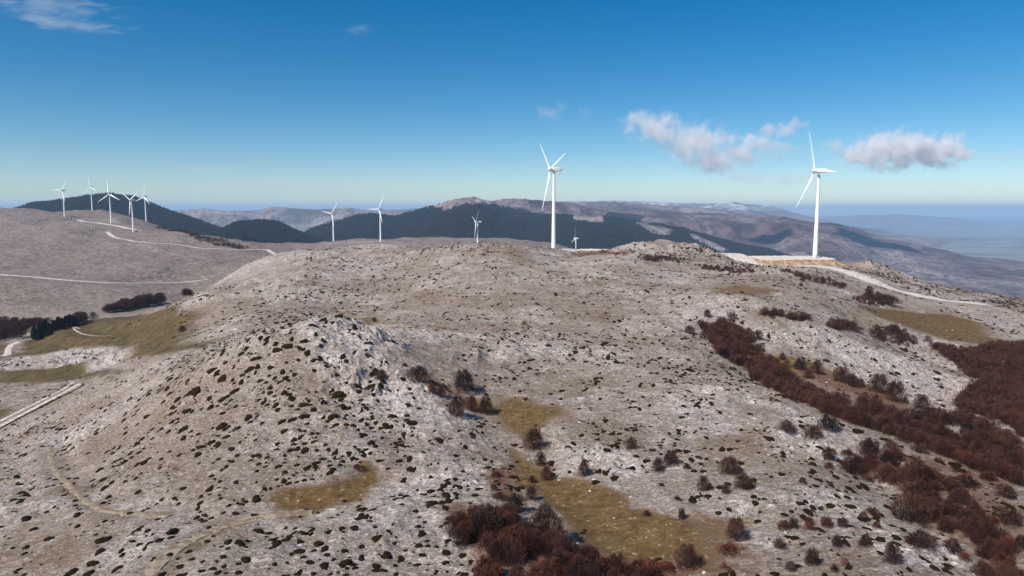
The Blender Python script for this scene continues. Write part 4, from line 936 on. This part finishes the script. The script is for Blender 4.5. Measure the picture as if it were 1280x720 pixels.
def blade_mesh():
    k = 20; V = []; Fc = []
    st = [(.8, 1.9, 1.9, 0, 1), (2.2, 1.9, 1.85, 0, 1), (4.5, 2.5, 1.35, 14, .5), (8.5, 3.5, .95, 12, 0), (14, 3.1, .68, 8, 0), (21, 2.45, .48, 5, 0), (29, 1.85, .32, 2.5, 0), (37, 1.3, .2, 1, 0), (42, .9, .12, 0, 0), (44.4, .5, .06, 0, 0), (45, .12, .03, 0, 0)]
    for z_, c, t, tw, rd in st:
        a = R(tw + 4)
        for i in range(k):
            th = 2 * math.pi * i / k; xx_ = math.cos(th); foil = (xx_ * .5 + .5); yy_ = math.sin(th) * (1 if rd else 0) ; 
            px_ = xx_ * c / 2 - (0 if rd == 1 else .18 * c * (1 - rd)); th_ = math.sin(th) * t / 2 * (1 if rd == 1 else (.35 + .65 * math.sqrt(max(0, foil))) )
            V.append((px_ * math.cos(a) - th_ * math.sin(a), -(px_ * math.sin(a) + th_ * math.cos(a)) - 1.4 * (z_ / 45) ** 2, z_))
    for j in range(len(st) - 1):
        for i in range(k): Fc.append((j * k + i, (j + 1) * k + i, (j + 1) * k + (i + 1) % k, j * k + (i + 1) % k))
    Fc.append(tuple([(len(st) - 1) * k + i for i in (0, 5, 10, 15)])); return np.array(V), np.array(Fc)
proto_mesh('blade', *blade_mesh(), M_blade)
def vane():
    bm = bmesh.new()
    for x_ in (-.6, .6): bmesh.ops.create_cone(bm, cap_ends=True, segments=8, radius1=.06, radius2=.04, depth=1.3, matrix=Matrix.Translation((x_, 7.0, 82.6)))
    bmesh.ops.create_cube(bm, size=1, matrix=Matrix.Translation((0, 7.0, 82.9)) @ Matrix.Diagonal((1.5, .08, .08, 1)))
    me = bpy.data.meshes.new('wind_sensor'); bm.to_mesh(me); bm.free(); me.materials.append(M_grey); return me
ME['wind_sensor'] = vane()
TB = [  # hub (u, v), base v, distance, hx, blade angle, label
 (1024, 213.5, 322, 609, .47, 25, 'large white wind turbine at right on an orange banked gravel pad', (1021, 322)),
 (692.5, 212, 312.5, 690, .38, 48, 'large white wind turbine standing right of centre on the ridge', (694.5, 312.5)),
 (416, 267, 304, 1870, .62, -40, 'small white wind turbine left of centre, second from the dark knoll', (416, 306)),
 (475, 261.5, 303, 1750, .6, -30, 'small white wind turbine rising behind the rocky crest, blade hanging right', (475.5, 305)),
 (597, 277.5, 320, 1500, .22, -48, 'white turbine half hidden behind the crest below the mountain top', (597, 318)),
 (720, 298, 330, 2200, .25, -6, 'smallest white turbine peeping over the ridge beside the large middle one', (720, 325)),
 (78.5, 238, 270.5, 2250, .62, -35, 'leftmost white turbine on the far left hill', (79.5, 270.5)),
 (113.5, 234, 263, 2400, .6, 8, 'white turbine on the top of the far left hill, furthest back', (114, 263)),
 (136.8, 243, 279, 1950, .8, 5, 'white turbine with spread blades in the middle of the far left group', (137, 279)),
 (164.5, 250, 290, 1800, .55, 60, 'white turbine standing lowest on the far left hill', (165, 290)),
 (181, 246, 275.5, 2350, .6, -8, 'rightmost white turbine on the far left hill beside a pale green mound', (181, 275.5)),
]
for hu, hv, bv, Y, hx, ph, lab, (bu, bv2) in TB:
    hp = hit(bu, bv2, 1200) if Y > 1200 and bv2 < 300 and bu < 300 else None
    X_ = at(hu, hv, Y)[0]; hubz = at(hu, hv, Y)[2]; big_t = Y < 800
    if hp: Y = hp[1]; X_ = at(hu, hv, Y)[0]; hubz = at(hu, hv, Y)[2]
    if big_t: bz = (PADS[1] if hu > 900 else PADS[0])[4] + .02
    else: bz = float(gz(X_, Y))
    s_ = (hubz - bz) / 80.0; print('turbine', hu, 'Y', round(Y), 'h', round(hubz - bz, 1))
    root = bpy.data.objects.new('wind_turbine', None); COL.objects.link(root); beta = math.atan2(X_, Y)
    root.location = (X_, Y, bz); root.scale = (s_, s_, s_) if .7 < s_ < 1.4 else (1, 1, 1)
    if not (.7 < s_ < 1.4): root.location = (X_, Y, hubz - 80)
    tag(root, lab, 'wind turbine', 'white wind turbines along the ridges')
    def ch(key, parent, loc=(0, 0, 0), rot=(0, 0, 0), nm=None):
        o = bpy.data.objects.new(nm or key, ME[key]); COL.objects.link(o); o.parent = parent; o.location = loc; o.rotation_euler = rot; return o
    yaw = -math.acos(hx) - beta
    tw = ch('tower', root)
    if big_t: ch('foundation', root); ch('door', tw)
    nc = ch('nacelle', root, rot=(0, 0, yaw)); 
    if big_t: ch('wind_sensor', nc)
    tilt = Matrix.Rotation(R(-5), 4, 'X'); HB = Matrix.Rotation(yaw, 4, 'Z') @ Matrix.Translation((0, -4.4, 80.2)) @ tilt
    hb = ch('rotor_hub', root); hb.matrix_local = HB
    for k in range(3):
        b_ = ch('blade', root); b_.matrix_local = HB @ Matrix.Rotation(-R(ph + 120 * k), 4, 'Y') @ Matrix.Diagonal((1, 1, .93 if big_t else .86, 1))
# small things on the ridges
def cabinet(u, v, Y):
    X_, _, _ = at(u, v, Y); r_ = bpy.data.objects.new('transformer_cabinet', None); COL.objects.link(r_); r_.location = (X_, Y, PADS[0][4] + .02)
    bm = bmesh.new(); bmesh.ops.create_cube(bm, size=1, matrix=Matrix.Translation((0, 0, 1.3)) @ Matrix.Diagonal((1.7, 1.4, 2.5, 1))); bmesh.ops.bevel(bm, geom=bm.edges[:], offset=.05, affect='EDGES')
    me = bpy.data.meshes.new('body'); bm.to_mesh(me); bm.free(); me.materials.append(M_grey); o = bpy.data.objects.new('body', me); COL.objects.link(o); o.parent = r_
    bm = bmesh.new(); bmesh.ops.create_cube(bm, size=1, matrix=Matrix.Translation((0, 0, 2.66)) @ Matrix.Diagonal((2.0, 1.7, .16, 1))); me = bpy.data.meshes.new('roof'); bm.to_mesh(me); bm.free(); me.materials.append(M_conc); o = bpy.data.objects.new('roof', me); COL.objects.link(o); o.parent = r_
    tag(r_, 'small grey cabinet on the pad right of the middle turbine tower', 'cabinet')
cabinet(701, 311, 684)
hp = hit(194, 277.5, 1200)
if hp:
    V, Fc = cushion(5, 3); o = mesh_obj('grassy_mound', V * np.array([8, 6, 7]), Fc, simple_mat('pale_green_cover', (.30, .36, .22), (.42, .46, .30), .3)); o.location = (hp[0], hp[1], float(gz(*hp))); tag(o, 'pale green mound right of the rightmost far turbine', 'mound')
hp = hit(171, 289.5, 1200)
if hp:
    r_ = bpy.data.objects.new('site_truck', None); COL.objects.link(r_); r_.location = (hp[0], hp[1], float(gz(*hp)) + .1); tag(r_, 'tiny dark truck parked by the lowest turbine on the far left hill', 'truck')
    def bx(nm, c, s, mat):
        bm = bmesh.new(); bmesh.ops.create_cube(bm, size=1, matrix=Matrix.Translation(c) @ Matrix.Diagonal((*s, 1))); bmesh.ops.bevel(bm, geom=bm.edges[:], offset=.12, affect='EDGES'); me = bpy.data.meshes.new(nm); bm.to_mesh(me); bm.free(); me.materials.append(mat); o = bpy.data.objects.new(nm, me); COL.objects.link(o); o.parent = r_
    M_dk = simple_mat('dark_paint', (.03, .025, .02), (.05, .045, .04), 1); bx('body', (-1.2, 0, 2.0), (5.2, 2.4, 2.2), M_dk); bx('cab', (2.6, 0, 1.8), (2.0, 2.3, 2.4), M_dk)
    for wx in (-2.8, -1.5, 2.4):
        for wy in (-1.1, 1.1):
            bm = bmesh.new(); bmesh.ops.create_cone(bm, cap_ends=True, segments=16, radius1=.5, radius2=.5, depth=.35, matrix=Matrix.Translation((wx, wy, .5)) @ Matrix.Rotation(R(90), 4, 'X')); me = bpy.data.meshes.new('wheel'); bm.to_mesh(me); bm.free(); me.materials.append(M_dk); o = bpy.data.objects.new('wheel', me); COL.objects.link(o); o.parent = r_

# ------------------------------------------------------------------ clouds: volumes beyond the haze
def cloud(name, label, Y, lobes, D, noise_px=14, wisp=1.0, stretch=(1, 1, 1), soft=1.0, kind=None):
    pts_ = [at(u, v, Y) for u, v, *_ in lobes]; k = Y / F
    C_ = np.array(pts_).mean(0); rs = [(a * k * 1.28, max(a, b) * k * .85, b * k * 1.28) for _, _, a, b in lobes]
    # hull: one ellipsoid round all lobes
    lo = np.min([np.array(p) - np.array(r_) for p, r_ in zip(pts_, rs)], 0); hi = np.max([np.array(p) + np.array(r_) for p, r_ in zip(pts_, rs)], 0)
    cen = (lo + hi) / 2; ext = (hi - lo) / 2 * 1.12
    V, Fc = ico(3); V = np.sign(V) * np.abs(V) ** .62; o = mesh_obj(name, V * ext, Fc, None); o.location = tuple(cen)
    m = bpy.data.materials.new(name + '_vapour'); m.use_nodes = True; nt = m.node_tree; nt.nodes.clear(); q = NB(nt)
    out = q.n('ShaderNodeOutputMaterial'); pv = q.n('ShaderNodeVolumePrincipled'); q.link(pv.outputs[0], out.inputs['Volume'])
    tc = q.n('ShaderNodeTexCoord').outputs['Object']; acc = None
    for p, r_ in zip(pts_, rs):
        sb = q.n('ShaderNodeVectorMath', operation='SUBTRACT'); q.link(tc, sb.inputs[0]); sb.inputs[1].default_value = tuple(np.array(p) - cen)
        dv = q.n('ShaderNodeVectorMath', operation='DIVIDE'); q.link(sb.outputs[0], dv.inputs[0]); dv.inputs[1].default_value = r_
        ln = q.n('ShaderNodeVectorMath', operation='LENGTH'); q.link(dv.outputs[0], ln.inputs[0]); v1 = q.math('SUBTRACT', 1.0, ln.outputs['Value'])
        if acc is None: acc = v1
        else:
            x = q.n('ShaderNodeMath', operation='SMOOTH_MAX'); q.link(acc, x.inputs[0]); q.link(v1, x.inputs[1]); x.inputs[2].default_value = .25; acc = x.outputs[0]
    st = q.n('ShaderNodeVectorMath', operation='MULTIPLY'); q.link(tc, st.inputs[0]); st.inputs[1].default_value = stretch
    nz = q.noise(1 / (noise_px * k), 6, .58, .2, st.outputs[0])
    f = q.math('ADD', acc, q.math('MULTIPLY', q.math('SUBTRACT', nz, .56), 2.6 * wisp))
    f = q.ramp(f, .0, .95 * soft); q.link(q.math('MULTIPLY', f, D), pv.inputs['Density'])
    pv.inputs['Color'].default_value = (.965, .95, .968, 1); pv.inputs['Anisotropy'].default_value = 0
    o.data.materials.append(m); m.cycles.homogeneous_volume = False if hasattr(m.cycles, 'homogeneous_volume') else False
    return tag(o, label, 'cloud', kind=kind)
cloud('cumulus_cloud', 'long broken grey pink cloud between the two large turbines', 13000, [(798, 150, 20, 13), (826, 162, 38, 18), (870, 180, 44, 24), (895, 200, 36, 20), (925, 192, 30, 16), (950, 177, 26, 11), (975, 164, 24, 11), (993, 156, 14, 10)], .006, 14)
cloud('cumulus_cloud', 'puffy white cloud right of the right turbine', 13000, [(1072, 196, 22, 17), (1105, 188, 34, 23), (1135, 186, 34, 23), (1165, 194, 30, 17), (1192, 188, 22, 20)], .012, 15)
cloud('wispy_cloud', 'faint pinkish wisp above the middle turbine', 13000, [(685, 142, 14, 10), (700, 134, 10, 8), (732, 142, 8, 8)], .0022, 12)
cloud('wispy_cloud', 'faint pink streak just left of the right turbine', 13000, [(972, 194, 18, 8), (990, 184, 18, 8), (1045, 184, 16, 12)], .003, 12)
cloud('wispy_cloud', 'faint flat grey band below the long cloud', 14000, [(940, 222, 40, 10), (985, 226, 30, 8)], .0014, 16)
cloud('wispy_cloud', 'faint thin cloud at the right edge above the haze', 14000, [(1255, 196, 26, 7), (1290, 188, 20, 8)], .0015, 14)
cloud('cirrus_cloud', 'thin white streak of cloud in the top left corner', 16000, [(40, 19, 30, 8), (70, 28, 36, 7), (115, 34, 44, 4), (70, 8, 80, 4)], .0010, 10, 1.1, (.35, .6, 1.6))
cloud('cirrus_cloud', 'small faint wisp high in the sky left of centre', 16000, [(450, 36, 20, 6)], .0005, 10, 1.1, (.5, .6, 1.4))
cloud('cirrus_cloud', 'faint pale band low over the centre left horizon', 22000, [(260, 212, 60, 8), (330, 228, 70, 9), (400, 230, 60, 8)], .00022, 24, .8, (.4, .6, 1.5))

# ------------------------------------------------------------------ light, sky, haze
SUN_EL, SUN_AZ = R(44), R(-134)        # azimuth measured from +Y towards +X: the sun stands left and a little behind the camera
sd_ = Vector((math.sin(SUN_AZ) * math.cos(SUN_EL), math.cos(SUN_AZ) * math.cos(SUN_EL), math.sin(SUN_EL)))
L = bpy.data.lights.new('sun', 'SUN'); L.energy = SUN_E; L.angle = R(.5); L.color = (1, .935, .85); so = bpy.data.objects.new('sun', L); COL.objects.link(so); so.rotation_euler = sd_.to_track_quat('Z', 'Y').to_euler()
# fair weather clouds above the frame whose shadows darken patches of the plateau
for (u, v, sx, sz, nm) in [(963, 297, 26, 15, 'above the purple plateau'), (1090, 303, 44, 16, 'above the right slope of the plateau'), (775, 272, 26, 12, 'above the middle of the plateau')]:
    c = farhit(u, v); zc = float(gzf(np.array(c[0]), np.array(c[1]))); t = (3600 - zc) / sd_.z; k = c[1] / F
    V, Fc = ico(3); r = np.random.default_rng(int(u)); th = np.arctan2(V[:, 1], V[:, 0]); V = V * (1 + .18 * np.sin(3 * th + u) + .1 * np.sin(5 * th))[:, None]
    o = mesh_obj('high_cloud', V * np.array([sx * k, sx * k * 1.1, 170]), Fc, None); o.location = (c[0] + sd_.x * t, c[1] + sd_.y * t, zc + sd_.z * t)
    m = bpy.data.materials.new('high_cloud_vapour'); m.use_nodes = True; nt = m.node_tree; nt.nodes.clear(); out = nt.nodes.new('ShaderNodeOutputMaterial'); pv = nt.nodes.new('ShaderNodeVolumePrincipled'); nt.links.new(pv.outputs[0], out.inputs['Volume'])
    pv.inputs['Density'].default_value = .012; pv.inputs['Color'].default_value = (.97, .97, .98, 1); o.data.materials.append(m); tag(o, 'cloud drifting high ' + nm, 'cloud')

w = bpy.data.worlds.new('World'); sc.world = w; w.use_nodes = True; nt = w.node_tree; bg = nt.nodes['Background']
sky = nt.nodes.new('ShaderNodeTexSky'); sky.sky_type = 'NISHITA'; sky.sun_disc = False; sky.sun_elevation = SUN_EL; sky.sun_rotation = SUN_AZ; sky.altitude = 1800; sky.air_density = 1.0; sky.dust_density = 0; sky.ozone_density = 2.5
hs = nt.nodes.new('ShaderNodeHueSaturation'); hs.inputs['Saturation'].default_value = SKY_SAT; hs.inputs['Hue'].default_value = SKY_HUE; nt.links.new(sky.outputs[0], hs.inputs['Color']); tn = nt.nodes.new('ShaderNodeMix'); tn.data_type = 'RGBA'; tn.blend_type = 'MULTIPLY'; tn.inputs[0].default_value = 1; nt.links.new(hs.outputs[0], tn.inputs[6]); tn.inputs[7].default_value = SKY_TINT; nt.links.new(tn.outputs[2], bg.inputs[0]); bg.inputs[1].default_value = SKY_STR

bot = min(float(ZF.min()), float(ZG.min())) - 1.0; top = max(float(ZF.max()), float(ZG.max()), CAMZ + 130) + 25; print('haze', bot, top)
x1 = fy_[-1] * 1.45 + 500; y0, y1 = -3000.0, fy_[-1] + 500
bm = bmesh.new(); bmesh.ops.create_cube(bm, size=1, matrix=Matrix.Translation((0, (y0 + y1) / 2, (bot + top) / 2)) @ Matrix.Diagonal((2 * x1, y1 - y0, top - bot, 1)))
me = bpy.data.meshes.new('haze'); bm.to_mesh(me); bm.free(); hz_ = bpy.data.objects.new('haze', me); COL.objects.link(hz_)
m = bpy.data.materials.new('haze_air'); m.use_nodes = True; nt = m.node_tree; nt.nodes.clear(); out = nt.nodes.new('ShaderNodeOutputMaterial'); pv = nt.nodes.new('ShaderNodeVolumePrincipled'); nt.links.new(pv.outputs[0], out.inputs['Volume'])
pv.inputs['Density'].default_value = HAZE_D; pv.inputs['Color'].default_value = HAZE_C; pv.inputs['Anisotropy'].default_value = 0; me.materials.append(m)
tag(hz_, 'bluish haze lying over the far mountains and plain', 'haze', kind='stuff')

# ------------------------------------------------------------------ render settings
sc.render.engine = 'CYCLES'; cy = sc.cycles
cy.use_denoising = True; cy.use_adaptive_sampling = True; cy.adaptive_threshold = .015
cy.max_bounces = 6; cy.diffuse_bounces = 2; cy.glossy_bounces = 2; cy.transparent_max_bounces = 16; cy.volume_bounces = 5; cy.volume_max_steps = 160; cy.volume_step_rate = 1.0
sc.view_settings.view_transform = 'Standard'; sc.view_settings.look = 'None'; sc.view_settings.exposure = EXPO; sc.view_settings.gamma = 1
